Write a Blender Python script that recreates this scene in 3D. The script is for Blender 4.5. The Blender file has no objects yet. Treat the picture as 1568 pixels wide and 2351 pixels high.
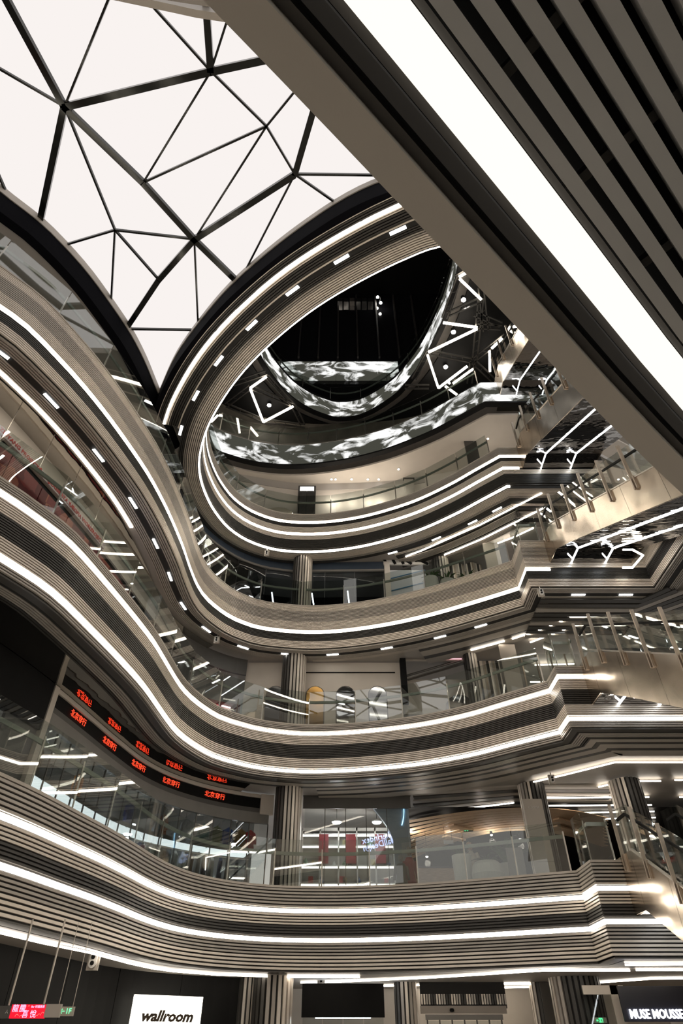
import bpy, bmesh, math, random
from mathutils import Vector
random.seed(7)
S = bpy.context.scene
COL = S.collection
R = math.radians

# ------------------------------------------------------------------ camera, world, exposure
FPX, TH, CX, CY, EYE = 1400.0, R(41.6), 784.0, 1175.5, 1.6
cam = bpy.data.objects.new('camera', bpy.data.cameras.new('camera'))
COL.objects.link(cam)
cam.location = (0, 0, EYE)
cam.rotation_euler = (R(90) + TH, 0, 0)
cam.data.sensor_fit = 'VERTICAL'
cam.data.sensor_height = 36.0
cam.data.lens = FPX / 2351.0 * 36.0
cam.data.clip_start = 0.02
S.camera = cam

W = bpy.data.worlds.new('world'); S.world = W; W.use_nodes = True
W.node_tree.nodes['Background'].inputs[0].default_value = (1.0, 0.95, 0.90, 1)
W.node_tree.nodes['Background'].inputs[1].default_value = 0.45
S.view_settings.view_transform = 'Standard'
S.view_settings.look = 'None'
S.view_settings.gamma = 1.0
S.view_settings.use_curve_mapping = False
S.view_settings.exposure = 0.5
SKY_EMIT = 0.67
LED_EMIT = 9.0

# ------------------------------------------------------------------ helpers: points
_c, _s = math.cos(TH), math.sin(TH)
def _ray(u, v):
    a = (u - CX) / FPX; b = -(v - CY) / FPX
    return Vector((a, _c - _s * b, _s + _c * b))
def at_z(u, v, z):
    d = _ray(u, v); p = d * ((z - EYE) / d.z); return Vector((p.x, p.y, z))
def at_y(u, v, y):
    d = _ray(u, v); p = d * (y / d.y); return Vector((p.x, p.y, p.z + EYE))
def at_x(u, v, x):
    d = _ray(u, v); p = d * (x / d.x); return Vector((p.x, p.y, p.z + EYE))

# ------------------------------------------------------------------ helpers: materials
MATS = {}
def pmat(name, col, rough=0.5, metal=0.0, var=0.0, scale=6.0, bump=0.0, bscale=8.0, stretch=None, spec=None, emit=None, estr=0.0, coat=0.0):
    """procedural principled material: colour varied by noise, optional noise bump"""
    if name in MATS: return MATS[name]
    m = bpy.data.materials.new(name); m.use_nodes = True; MATS[name] = m
    nt = m.node_tree; b = nt.nodes['Principled BSDF']
    b.inputs['Roughness'].default_value = rough
    b.inputs['Metallic'].default_value = metal
    if spec is not None: b.inputs['Specular IOR Level'].default_value = spec
    if coat: b.inputs['Coat Weight'].default_value = coat
    tc = nt.nodes.new('ShaderNodeTexCoord')
    src = tc.outputs['Object']
    if stretch:
        mp = nt.nodes.new('ShaderNodeMapping'); mp.inputs['Scale'].default_value = stretch
        nt.links.new(src, mp.inputs[0]); src = mp.outputs[0]
    if var:
        n = nt.nodes.new('ShaderNodeTexNoise'); n.inputs['Scale'].default_value = scale; n.inputs['Detail'].default_value = 3
        nt.links.new(src, n.inputs['Vector'])
        r = nt.nodes.new('ShaderNodeValToRGB')
        r.color_ramp.elements[0].position = 0.3; r.color_ramp.elements[1].position = 0.7
        r.color_ramp.elements[0].color = [c * (1 - var) for c in col] + [1]
        r.color_ramp.elements[1].color = [min(1, c * (1 + var)) for c in col] + [1]
        nt.links.new(n.outputs[0], r.inputs[0]); nt.links.new(r.outputs[0], b.inputs['Base Color'])
    else:
        b.inputs['Base Color'].default_value = (*col, 1)
    if bump:
        n2 = nt.nodes.new('ShaderNodeTexNoise'); n2.inputs['Scale'].default_value = bscale; n2.inputs['Detail'].default_value = 1.5
        nt.links.new(src, n2.inputs['Vector'])
        bp = nt.nodes.new('ShaderNodeBump'); bp.inputs['Strength'].default_value = bump; bp.inputs['Distance'].default_value = 0.05
        nt.links.new(n2.outputs[0], bp.inputs['Height']); nt.links.new(bp.outputs[0], b.inputs['Normal'])
    if emit:
        b.inputs['Emission Color'].default_value = (*emit, 1); b.inputs['Emission Strength'].default_value = estr
    return m
def emat(name, col, strength):
    if name in MATS: return MATS[name]
    m = bpy.data.materials.new(name); m.use_nodes = True; MATS[name] = m
    nt = m.node_tree; nt.nodes.remove(nt.nodes['Principled BSDF'])
    e = nt.nodes.new('ShaderNodeEmission'); e.inputs[0].default_value = (*col, 1); e.inputs[1].default_value = strength
    nt.links.new(e.outputs[0], nt.nodes['Material Output'].inputs[0])
    return m
def glassmat(name, tint, boost=1.0, rough=0.0, bump=0.0):
    if name in MATS: return MATS[name]
    m = bpy.data.materials.new(name); m.use_nodes = True; MATS[name] = m
    nt = m.node_tree; nt.nodes.remove(nt.nodes['Principled BSDF'])
    t = nt.nodes.new('ShaderNodeBsdfTransparent'); t.inputs[0].default_value = (*tint, 1)
    g = nt.nodes.new('ShaderNodeBsdfGlossy'); g.inputs['Roughness'].default_value = rough
    f = nt.nodes.new('ShaderNodeLayerWeight'); f.inputs[0].default_value = .5
    pw = nt.nodes.new('ShaderNodeMath'); pw.operation = 'POWER'; pw.inputs[1].default_value = 5.0
    mu = nt.nodes.new('ShaderNodeMath'); mu.operation = 'MULTIPLY_ADD'; mu.inputs[1].default_value = .9; mu.inputs[2].default_value = .045 * boost; mu.use_clamp = True
    nt.links.new(f.outputs['Facing'], pw.inputs[0]); nt.links.new(pw.outputs[0], mu.inputs[0])
    mx = nt.nodes.new('ShaderNodeMixShader')
    nt.links.new(mu.outputs[0], mx.inputs[0])
    nt.links.new(t.outputs[0], mx.inputs[1]); nt.links.new(g.outputs[0], mx.inputs[2])
    nt.links.new(mx.outputs[0], nt.nodes['Material Output'].inputs[0])
    if bump:
        n = nt.nodes.new('ShaderNodeTexNoise'); n.inputs['Scale'].default_value = 0.9
        tc = nt.nodes.new('ShaderNodeTexCoord'); nt.links.new(tc.outputs['Object'], n.inputs['Vector'])
        b = nt.nodes.new('ShaderNodeBump'); b.inputs['Strength'].default_value = bump; b.inputs['Distance'].default_value = 0.05
        nt.links.new(n.outputs[0], b.inputs['Height'])
        nt.links.new(b.outputs[0], g.inputs['Normal'])
    return m
def cloudmat(name, strength, scale, seed):
    """LED screen showing drifting black-and-white clouds, with the pixel columns of the modules"""
    m = bpy.data.materials.new(name); m.use_nodes = True
    nt = m.node_tree; nt.nodes.remove(nt.nodes['Principled BSDF'])
    tc = nt.nodes.new('ShaderNodeTexCoord'); mp = nt.nodes.new('ShaderNodeMapping')
    mp.inputs['Location'].default_value = (seed, seed * 1.7, seed * .3)
    mp.inputs['Scale'].default_value = (scale * .75, scale * .75, scale * 1.35)
    n = nt.nodes.new('ShaderNodeTexNoise'); n.inputs['Scale'].default_value = 1.0; n.inputs['Detail'].default_value = 7; n.inputs['Roughness'].default_value = .55; n.inputs['Distortion'].default_value = .9
    r = nt.nodes.new('ShaderNodeValToRGB')
    r.color_ramp.elements[0].position = .47; r.color_ramp.elements[0].color = (.045, .045, .036, 1)
    r.color_ramp.elements[1].position = .61; r.color_ramp.elements[1].color = (1, 1, .98, 1)
    e = nt.nodes.new('ShaderNodeEmission'); e.inputs[1].default_value = strength
    nt.links.new(tc.outputs['Object'], mp.inputs[0]); nt.links.new(mp.outputs[0], n.inputs['Vector'])
    nt.links.new(n.outputs[0], r.inputs[0]); nt.links.new(r.outputs[0], e.inputs[0])
    nt.links.new(e.outputs[0], nt.nodes['Material Output'].inputs[0])
    return m

M_L = pmat('slat_champagne', (.74, .67, .59), .38, .25, .06, 3)
M_M = pmat('slat_taupe', (.42, .385, .345), .4, .25, .06, 3)
M_D = pmat('slat_charcoal', (.052, .049, .045), .42, .2, .08, 3)
M_GAP = pmat('groove_black', (.012, .011, .010), .7, 0, .1, 4)
M_SMD = pmat('smooth_dark_panel', (.075, .07, .064), .35, .3, .08, 2)
M_SML = pmat('smooth_taupe_panel', (.45, .41, .36), .45, .1, .06, 2)
M_LED = emat('led_warm', (1.0, .89, .75), LED_EMIT)
M_LEDW = emat('led_white', (.93, .97, 1.0), 9.0)
M_STEEL = pmat('steel_bar', (.55, .51, .46), .3, .9, .08, 8)
M_TAN = pmat('champagne_post', (.42, .35, .28), .35, .6, .08, 6)
M_CLAD = pmat('polished_cladding', (.60, .52, .43), .2, 1.0, .06, 1.5, .8, .7)
M_MIR = pmat('mirror_soffit', (.46, .44, .41), .03, 1.0, .05, 1.0, .35, 1.1)
M_MIRK = pmat('dark_mirror', (.20, .19, .18), .035, 1.0, .1, 1.0, .5, 2.2)
M_BLK = pmat('black_panel', (.006, .006, .006), .6, 0, .15, 2, spec=.15)
M_BLKM = pmat('black_rim', (.004, .004, .006), .8, 0, .15, 2, spec=.05)
M_BLKG = pmat('black_gloss', (.010, .010, .012), .08, 0, .15, 2)
M_BEAM = pmat('skylight_beam_metal', (.035, .036, .034), .12, .75)
M_WALL = pmat('warm_white_wall', (.66, .60, .53), .7, 0, .04, 1.2)
M_GREY = pmat('grey_ceiling', (.36, .33, .295), .5, 0, .06, 1.5)
M_FLOOR = pmat('polished_stone', (.50, .47, .43), .3, 0, .1, 1.5)
M_GLASS = glassmat('rail_glass', (.91, .94, .925), 3.6)
M_SHOP = glassmat('shop_glass', (.90, .92, .915), .8)
M_RAIL = pmat('handrail_grey_green', (.27, .29, .25), .3, .4, .05, 5)
M_SKY = emat('luminous_membrane', (1.0, .945, .92), SKY_EMIT)

# ------------------------------------------------------------------ helpers: objects
def link(name, me, mat=None, parent=None):
    o = bpy.data.objects.new(name, me); COL.objects.link(o)
    if mat is not None and me is not None: me.materials.append(mat)
    if parent is not None: o.parent = parent
    return o
def tag(o, label=None, cat=None, group=None, kind=None):
    if label: o['label'] = label
    if cat: o['category'] = cat
    if group: o['group'] = group
    if kind: o['kind'] = kind
    return o
def thing(name, label, cat, loc=(0, 0, 0), group=None, rz=0):
    o = bpy.data.objects.new(name, None); COL.objects.link(o); o.location = loc; o.rotation_euler.z = rz
    o.empty_display_size = .2
    return tag(o, label, cat, group)
def mesh(name, vs, fs, mat=None, parent=None, smooth=False):
    me = bpy.data.meshes.new(name); me.from_pydata([tuple(v) for v in vs], [], fs); me.update()
    if smooth: me.shade_smooth()
    return link(name, me, mat, parent)
def world_child(o, parent):
    """parent a mesh built in world coordinates to an empty standing elsewhere"""
    o.parent = parent
    o.matrix_parent_inverse = parent.matrix_basis.inverted()
    return o
BOXF = [(0, 3, 2, 1), (4, 5, 6, 7), (0, 1, 5, 4), (1, 2, 6, 5), (2, 3, 7, 6), (3, 0, 4, 7)]
def boxv(x0, x1, y0, y1, z0, z1):
    return [(x0, y0, z0), (x1, y0, z0), (x1, y1, z0), (x0, y1, z0), (x0, y0, z1), (x1, y0, z1), (x1, y1, z1), (x0, y1, z1)]
def box(name, x0, x1, y0, y1, z0, z1, mat, parent=None):
    return mesh(name, boxv(x0, x1, y0, y1, z0, z1), BOXF, mat, parent)
class MB:
    def __init__(s): s.v = []; s.f = []
    def add(s, vs, fs):
        n = len(s.v); s.v += [tuple(v) for v in vs]; s.f += [tuple(i + n for i in f) for f in fs]; return s
    def box(s, *a): return s.add(boxv(*a), BOXF)
    def bar(s, a, b, w, h, up=(0, 0, 1)): vs, fs = barv(a, b, w, h, up); return s.add(vs, fs)
    def tube(s, a, b, r, n=8, r2=None): vs, fs = tubev(a, b, r, n, r2); return s.add(vs, fs)
    def lathe(s, prof, n=16, c=(0, 0, 0)):
        vs = []; fs = []
        for r, z in prof:
            for i in range(n): t = 2 * math.pi * i / n; vs.append((c[0] + r * math.cos(t), c[1] + r * math.sin(t), c[2] + z))
        for k in range(len(prof) - 1):
            for i in range(n): j = (i + 1) % n; fs.append((k * n + i, k * n + j, k * n + n + j, k * n + n + i))
        fs.append(tuple(range(n - 1, -1, -1))); fs.append(tuple(range((len(prof) - 1) * n, len(prof) * n)))
        return s.add(vs, fs)
    def build(s, name, mat=None, parent=None, smooth=False): return mesh(name, s.v, s.f, mat, parent, smooth)
def barv(a, b, w, h, up=(0, 0, 1)):
    a = Vector(a); b = Vector(b); d = (b - a).normalized(); up = Vector(up)
    if abs(d.dot(up)) > .98: up = Vector((0, 1, 0))
    sd = d.cross(up).normalized() * (w / 2); u = sd.cross(d).normalized() * (h / 2)
    vs = [p + q for p in (a, b) for q in (-sd - u, sd - u, sd + u, -sd + u)]
    return vs, [(0, 1, 2, 3), (7, 6, 5, 4), (0, 4, 5, 1), (1, 5, 6, 2), (2, 6, 7, 3), (3, 7, 4, 0)]
def bar(name, a, b, w, h, mat, parent=None, up=(0, 0, 1)):
    vs, fs = barv(a, b, w, h, up); return mesh(name, vs, fs, mat, parent)
def tubev(a, b, r, n=8, r2=None):
    a = Vector(a); b = Vector(b); d = (b - a).normalized(); r2 = r if r2 is None else r2
    x = d.orthogonal().normalized(); y = d.cross(x)
    vs = [a + (x * math.cos(2 * math.pi * i / n) + y * math.sin(2 * math.pi * i / n)) * r for i in range(n)]
    vs += [b + (x * math.cos(2 * math.pi * i / n) + y * math.sin(2 * math.pi * i / n)) * r2 for i in range(n)]
    fs = [(i, (i + 1) % n, n + (i + 1) % n, n + i) for i in range(n)] + [tuple(range(n - 1, -1, -1)), tuple(range(n, 2 * n))]
    return vs, fs
def tube(name, a, b, r, mat, parent=None, n=8):
    vs, fs = tubev(a, b, r, n); return mesh(name, vs, fs, mat, parent, False)

# ---- plan curves
def smooth_path(pts, step=.4, corners=()):
    """Catmull-Rom through plan points; indices in corners stay sharp and the legs between two corners straight"""
    out = []; n = len(pts); cs = set(corners)
    for i in range(n - 1):
        p1, p2 = Vector(pts[i]), Vector(pts[i + 1])
        p0 = Vector(pts[i - 1]) if i > 0 and i not in cs else p1 * 2 - p2
        p3 = Vector(pts[i + 2]) if i + 2 < n and (i + 1) not in cs else p2 * 2 - p1
        L = (p2 - p1).length
        k = 1 if (i in cs and i + 1 in cs) else max(1, int(round(L / step)))
        for j in range(k):
            t = j / k
            out.append(.5 * ((2 * p1) + (p2 - p0) * t + (2 * p0 - 5 * p1 + 4 * p2 - p3) * t * t + (-p0 + 3 * p1 - 3 * p2 + p3) * t ** 3))
    out.append(Vector(pts[-1])); return out
def normals(path):
    """mitred outward normal (to the left of travel) at each point"""
    ns = []
    for i in range(len(path)):
        a = (path[i] - path[i - 1]).normalized() if i > 0 else None
        b = (path[i + 1] - path[i]).normalized() if i < len(path) - 1 else None
        if a is None: a = b
        if b is None: b = a
        na = Vector((-a.y, a.x)); nb = Vector((-b.y, b.x)); m = (na + nb)
        m = m.normalized() if m.length > 1e-6 else na
        ns.append(m / max(.5, m.dot(na)))
    return ns
def offset(path, d):
    return [p + n * d for p, n in zip(path, normals(path))]
def sweep(name, path, prof, mat, parent=None, smooth=False, ns=None):
    """sweep a closed (offset, z) profile along a plan path"""
    ns = ns or normals(path); m = len(prof); vs = []; fs = []
    for p, n in zip(path, ns):
        for o, z in prof: q = p + n * o; vs.append((q.x, q.y, z))
    for i in range(len(path) - 1):
        for j in range(m):
            k = (j + 1) % m
            fs.append((i * m + j, i * m + k, (i + 1) * m + k, (i + 1) * m + j))
    fs.append(tuple(range(m))); fs.append(tuple(range(len(vs) - 1, len(vs) - m - 1, -1)))
    return mesh(name, vs, fs, mat, parent, smooth)
def rect(o0, o1, z0, z1): return [(o0, z0), (o0, z1), (o1, z1), (o1, z0)]
def strip(name, pa, pb, z0, z1, mat, parent=None):
    """solid slab between two plan paths with the same number of points"""
    n = len(pa); vs = []
    for z in (z0, z1): vs += [(p.x, p.y, z) for p in pa] + [(p.x, p.y, z) for p in pb]
    fs = []
    for i in range(n - 1):
        fs.append((i, n + i, n + i + 1, i + 1)); t = 2 * n
        fs.append((t + i, t + i + 1, t + n + i + 1, t + n + i))
        fs.append((i, i + 1, t + i + 1, t + i)); fs.append((n + i, t + n + i, t + n + i + 1, n + i + 1))
    fs.append((0, 2 * n, 3 * n, n)); fs.append((n - 1, 2 * n - 1, 4 * n - 1, 3 * n - 1))
    return mesh(name, vs, fs, mat, parent)
def cumlen(path):
    d = [0]
    for a, b in zip(path, path[1:]): d.append(d[-1] + (b - a).length)
    return d
def along(path, s):
    d = cumlen(path); s = max(0, min(d[-1] - 1e-6, s))
    for i in range(len(path) - 1):
        if d[i + 1] >= s:
            t = (s - d[i]) / max(1e-9, d[i + 1] - d[i]); p = path[i].lerp(path[i + 1], t)
            dr = (path[i + 1] - path[i]).normalized(); return p, dr
def subpath(path, s0, s1, step=None):
    d = cumlen(path); out = [along(path, s0)[0]]
    out += [p for p, q in zip(path, d) if s0 + 1e-3 < q < s1 - 1e-3]
    out.append(along(path, s1)[0]); return out
def nearest_s(path, x, y):
    d = cumlen(path); best = (1e9, 0); q = Vector((x, y))
    for i in range(len(path) - 1):
        a, b = path[i], path[i + 1]; ab = b - a
        t = max(0, min(1, (q - a).dot(ab) / max(1e-9, ab.length_squared)))
        e = (a + ab * t - q).length
        if e < best[0]: best = (e, d[i] + t * ab.length)
    return best[1]
def text_mesh(name, body, size, mat, loc, rot, parent=None, extrude=.01, shear=0, bold=0, align='CENTER', mirror=False, sx=1.0):
    cu = bpy.data.curves.new(name, 'FONT'); cu.body = body; cu.size = size; cu.extrude = extrude; cu.shear = shear; cu.offset = bold
    cu.align_x = align; cu.align_y = 'CENTER'; cu.resolution_u = 2
    o = bpy.data.objects.new(name, cu); COL.objects.link(o)
    bpy.context.view_layer.update()
    dg = bpy.context.evaluated_depsgraph_get()
    me = bpy.data.meshes.new_from_object(o.evaluated_get(dg)); bpy.data.objects.remove(o)
    r = link(name, me, None, None); me.materials.clear(); me.materials.append(mat)
    r.location = loc; r.rotation_euler = rot; r.scale = (-sx if mirror else sx, 1, 1)
    if parent is not None: world_child(r, parent)
    return r

# ------------------------------------------------------------------ levels and plan curves of the voids
LZ = {2: 5.6, 3: 11.0, 4: 16.4, 5: 21.8, 6: 27.2, 7: 32.6}
P2 = smooth_path([(-9.6, 5.5), (-8.0, 8.8), (-7.0, 11.2), (-6.55, 12.4), (-6.25, 13.4), (-5.95, 14.7), (-5.65, 16.0), (-5.4, 17.4), (-5.22, 18.6), (-4.95, 19.8), (-4.5, 20.9), (-3.75, 21.85), (-2.8, 22.5), (-1.8, 22.85), (-.7, 22.95), (.4, 22.9), (1.5, 22.7), (2.5, 22.45), (3.6, 22.05), (4.6, 21.65), (5.5, 21.25), (6.3, 20.9), (7.02, 20.62), (7.02, 19.32), (11.6, 19.3), (11.6, 9.5)], .45, (22, 23, 24, 25))
P3 = smooth_path([(-10.5, 5.5), (-8.6, 7.9), (-7.45, 9.6), (-7.0, 10.35), (-6.5, 11.4), (-6.15, 12.9), (-5.8, 14.7), (-5.6, 16), (-5.5, 17.3), (-5.42, 18.4), (-5.3, 19.3), (-5.0, 20.3), (-4.45, 21.4), (-3.7, 22.1), (-2.9, 22.6), (-1.5, 22.97), (0, 22.9), (1.4, 22.62), (2.75, 22.2), (3.8, 21.7), (4.7, 21.15), (5.75, 20.3), (7.02, 19.3), (7.02, 18.28), (11.5, 18.25), (11.5, 10.2), (-3.2, -4.8), (-9.5, -4.8)], .45, (22, 23, 24, 25, 26, 27))
P4 = smooth_path([(-10.8, 5.3), (-9.5, 6.5), (-8.4, 7.65), (-7.85, 8.3), (-7.4, 9.2), (-7.0, 10.15), (-6.6, 11.35), (-6.2, 12.85), (-6.0, 13.85), (-5.82, 15.25), (-5.7, 17), (-5.68, 18.2), (-5.6, 19.5), (-5.35, 20.5), (-4.75, 21.6), (-4.1, 22.25), (-3.3, 22.7), (-1.7, 23.0), (-.5, 22.97), (.8, 22.72), (2.4, 22.2), (4.0, 21.45), (5.8, 20.4), (6.92, 19.7), (6.92, 18.45), (11.4, 18.45), (11.4, 10.2), (-3.2, -4.9), (-9.5, -4.9)], .45, (23, 24, 25, 26, 27, 28))
P5 = smooth_path([(9.0, 9.0), (7.2, 8.05), (5.2, 7.85), (3.0, 8.21), (2.0, 8.57), (.82, 9.17), (-.43, 9.93), (-1.42, 10.67), (-2.47, 11.61), (-3.41, 12.61), (-4.26, 13.74), (-5.05, 15.05), (-5.56, 16.27), (-5.81, 17.2), (-5.89, 18.1), (-5.82, 19.1), (-5.6, 20.15), (-5.15, 21.25), (-4.4, 22.15), (-3.36, 22.77), (-2.3, 23.0), (-1.0, 23.0), (.4, 22.76), (1.78, 22.3), (3.5, 21.45), (5.0, 20.35), (6.1, 19.35), (7.0, 18.54), (11.4, 18.5)], .4, (27, 28))
P6 = smooth_path([(-8.6, 18.8), (-7.9, 20.4), (-6.8, 21.75), (-5.9, 22.3), (-4.7, 22.75), (-3.4, 22.97), (-2.1, 22.97), (-.86, 22.8), (.42, 22.52), (1.68, 22.1), (2.7, 21.67), (4.6, 20.6), (6.3, 19.3), (7.02, 18.75), (11.4, 18.7)], .45, (13, 14))
P7 = smooth_path([(-4.9, 17.6), (-4.8, 18.7), (-4.47, 19.93), (-3.87, 21.23), (-3.01, 22.49), (-2.01, 23.36), (-.96, 23.91), (-.25, 24.12), (.83, 24.02), (1.87, 23.5), (3.0, 22.55), (3.6, 21.8), (4.54, 20.11), (5.22, 18.2), (5.62, 16.45), (5.8, 14.82), (5.75, 13.0), (5.3, 11.2)], .45)
SF3 = smooth_path([(-12.0, 4.6), (-10.0, 7.6), (-8.9, 10.2), (-8.1, 13.0), (-7.45, 16.0), (-7.1, 18.4), (-6.56, 21.2), (-5.97, 22.4), (-5.27, 23.2), (-4.48, 23.77), (-3.66, 24.03), (-2.37, 24.2), (2.5, 24.15)], .5, (11, 12))
SF4 = smooth_path([(-12.0, 4.6), (-10.0, 7.6), (-8.9, 10.2), (-7.95, 13.5), (-7.2, 16.5), (-6.8, 19.0), (-6.4, 20.5), (-5.73, 21.85), (-4.66, 23.05), (-3.47, 23.7), (-2.3, 23.95), (2.05, 23.85), (4.2, 23.75)], .5, (10, 11, 12))
# shop fronts, about two metres behind the balcony edges
SF = smooth_path([(-12.2, 5.2), (-10.4, 8.2), (-9.1, 11.0), (-8.25, 13.4), (-7.72, 15.5), (-7.4, 17.2), (-7.08, 19), (-6.62, 21), (-5.8, 22.6), (-4.5, 23.9), (-3.0, 24.7), (-1.6, 25.0), (2.5, 25.0), (13.5, 25.0)], .5, (11, 12, 13))

# ------------------------------------------------------------------ floors and ceilings
CEN = Vector((1.0, 12.0))
def outer(path, w):
    return [p + (p - CEN).normalized() * w for p in path]
def structure(o): return tag(o, kind='structure')
structure(mesh('floor', [(-26, -14, 0), (26, -14, 0), (26, 36, 0), (-26, 36, 0)], [(0, 1, 2, 3)], M_FLOOR))
for lv, path, zc in ((2, P2, 3.42), (3, P3, 9.08), (4, P4, 14.36), (6, P6, 25.36), (7, P7, 30.9)):
    a = offset(path, .12); b = outer(a, 11)
    structure(strip('floor', a, b, LZ[lv] - .25, LZ[lv] - .03, M_FLOOR))
    structure(strip('ceiling', offset(path, .75), b, zc, zc + .12, M_WALL if lv == 6 else M_BLK if lv == 7 else M_GREY))
# the fifth level: ceiling around the oval void; at its far and left sides it runs back to the shops
i0 = next(i for i, p in enumerate(P5) if p.x < -5.5)
far5 = P5[i0:]
TOP5 = far5
structure(strip('ceiling', offset(far5, .5), outer(far5, 11), 19.52, 19.64, M_GREY))
structure(strip('floor', offset(far5, .1), outer(far5, 11), LZ[5] - .25, LZ[5] - .03, M_FLOOR))

# ------------------------------------------------------------------ balcony fascias
def slats_on(parent, path, ns, z1, z0, mat, pitch, o0=-.055, o1=.0, fill=.58):
    n = max(1, int(round((z1 - z0) / pitch))); pt = (z1 - z0) / n
    for i in range(n):
        zc = z1 - pt * (i + .5); h = pt * fill / 2
        sweep('slat', path, rect(o0, o1, zc - h, zc + h), mat, parent, ns=ns)
def fascia(path, label, pitch, bands, ztop, zbot, led_h=.105, ends=()):
    t = thing('balcony_fascia', label, 'balcony edge')
    ns = normals(path)
    sweep('backing', path, rect(0, .1, zbot, ztop), M_GAP, t, ns=ns)
    nled = 0
    for k, z1, z0 in bands:
        if k == 'led':
            pr = rect(-.06, -.002, (z1 + z0) / 2 - led_h / 2, (z1 + z0) / 2 + led_h / 2); xe = ends[nled] if nled < len(ends) else None; nled += 1
            if xe is None: sweep('light_strip', path, pr, M_LED, t, ns=ns)
            else:   # interrupted where the escalator meets the edge
                i1 = max(i for i, p in enumerate(path) if p.x < xe and p.y > 18) ; i2 = next((i for i in range(i1 + 1, len(path)) if path[i].x > 11.2), None)
                a = path[:i1 + 1] + [Vector((xe, path[i1].y if path[i1].x > 6.9 and i1 + 1 < len(path) and abs(path[i1 + 1].y - path[i1].y) < .2 else path[i1].y))]
                sweep('light_strip', a, pr, M_LED, t)
                if path is P4: i2 += 1
                if i2 is not None and i2 < len(path) - 1: sweep('light_strip', path[i2:], pr, M_LED, t)
        elif k == 'cap': sweep('coping', path, rect(-.07, .16, z0, z1), M_SML, t, ns=ns)
        elif k in 'SW': sweep('trim_band', path, rect(-.03, .0, z0, z1), M_SMD if k == 'S' else M_SML, t, ns=ns)
        else: slats_on(t, path, ns, z1, z0, {'L': M_L, 'M': M_M, 'D': M_D}[k], pitch)
    return t
def soffit(t, path, z, items):
    """rings under the slab: (kind, offset from, offset to); path may be a part of the edge"""
    ns = normals(path)
    for k, a, b in items:
        if k == 'led': sweep('light_strip', path, rect(a, b, z - .05, z - .005), M_LED, t, ns=ns)
        elif k in 'SWKX': sweep('soffit_panel', path, rect(a, b, z - (.02 if k != 'X' else -.1), z + .12), {'S': M_SMD, 'W': M_SML, 'K': M_GAP, 'X': M_GAP}[k], t, ns=ns)
        else:
            n = max(1, int(round((b - a) / .075))); w = (b - a) / n
            sweep('soffit_backing', path, rect(a, b, z + .03, z + .06), M_GAP, t, ns=ns)
            for i in range(n): sweep('slat', path, rect(a + w * i + w * .2, a + w * i + w * .8, z - .03, z + .03), {'L': M_L, 'M': M_M, 'D': M_D}[k], t, ns=ns)
F2 = fascia(P2, 'lowest slatted balcony edge, wide grey slats with two bright warm light lines', .085,
    [('cap', 5.66, 5.6), ('M', 5.6, 5.05), ('led', 5.02, 4.94), ('L', 4.91, 4.6), ('D', 4.6, 4.3), ('led', 4.26, 4.17), ('M', 4.15, 3.83), ('L', 3.83, 3.46)], 5.62, 3.45, .1, (7.85, None))
F3 = fascia(P3, 'slatted balcony edge, second above the shops, with a broad black band between two light lines', .062,
    [('cap', 11.05, 11.0), ('M', 11.0, 10.76), ('led', 10.73, 10.64), ('L', 10.61, 10.25), ('D', 10.25, 9.76), ('L', 9.76, 9.38), ('led', 9.34, 9.25), ('M', 9.22, 9.03)], 11.02, 9.02, .09, (8.1, None))
F4 = fascia(P4, 'slatted balcony edge with a single light line under a broad taupe band', .062,
    [('cap', 16.45, 16.4), ('L', 16.4, 16.12), ('M', 16.12, 15.6), ('L', 15.6, 15.17), ('led', 15.14, 15.05), ('D', 15.02, 14.66), ('L', 14.66, 14.32)], 16.42, 14.3, .09, (7.78,))
F5 = fascia(P5, 'oval balcony edge of the upper void with three thin light lines', .06,
    [('cap', 21.85, 21.8), ('M', 21.8, 21.38), ('led', 21.34, 21.26), ('D', 21.23, 21.0), ('L', 21.0, 20.62), ('led', 20.6, 20.52), ('L', 20.48, 20.2), ('D', 20.2, 19.62), ('S', 19.6, 19.55), ('led', 19.53, 19.43)], 21.82, 19.4, .085, (8.1, 7.7, 7.1))
soffit(F2, P2, 3.44, [('S', 0, .35), ('S', .4, .75)])
soffit(F3, P3, 9.0, [('S', 0, .22), ('K', .22, .3), ('M', .3, .62), ('D', .62, .8)])
soffit(F4, P4, 14.28, [('M', 0, .3), ('K', .3, .5), ('M', .5, .85)])
s4 = nearest_s(P4, -5.85, 14.9)
soffit(F4, offset(subpath(P4, 0, s4), .85), 14.28, [('led', 0, .1), ('M', .1, .2)])
soffit(F5, P5, 19.42, [('L', .02, .46), ('M', .46, .6), ('D', .6, .8)])
sA = nearest_s(P5, -5.3, 15.6)
ring = subpath(P5, 0, sA)
soffit(F5, offset(ring, .8), 19.42, [('K', 0, .14), ('L', .14, .22), ('D', .22, .54), ('L', .54, .66), ('led', .67, .76), ('D', .77, .98), ('L', .98, 1.02)])

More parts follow.
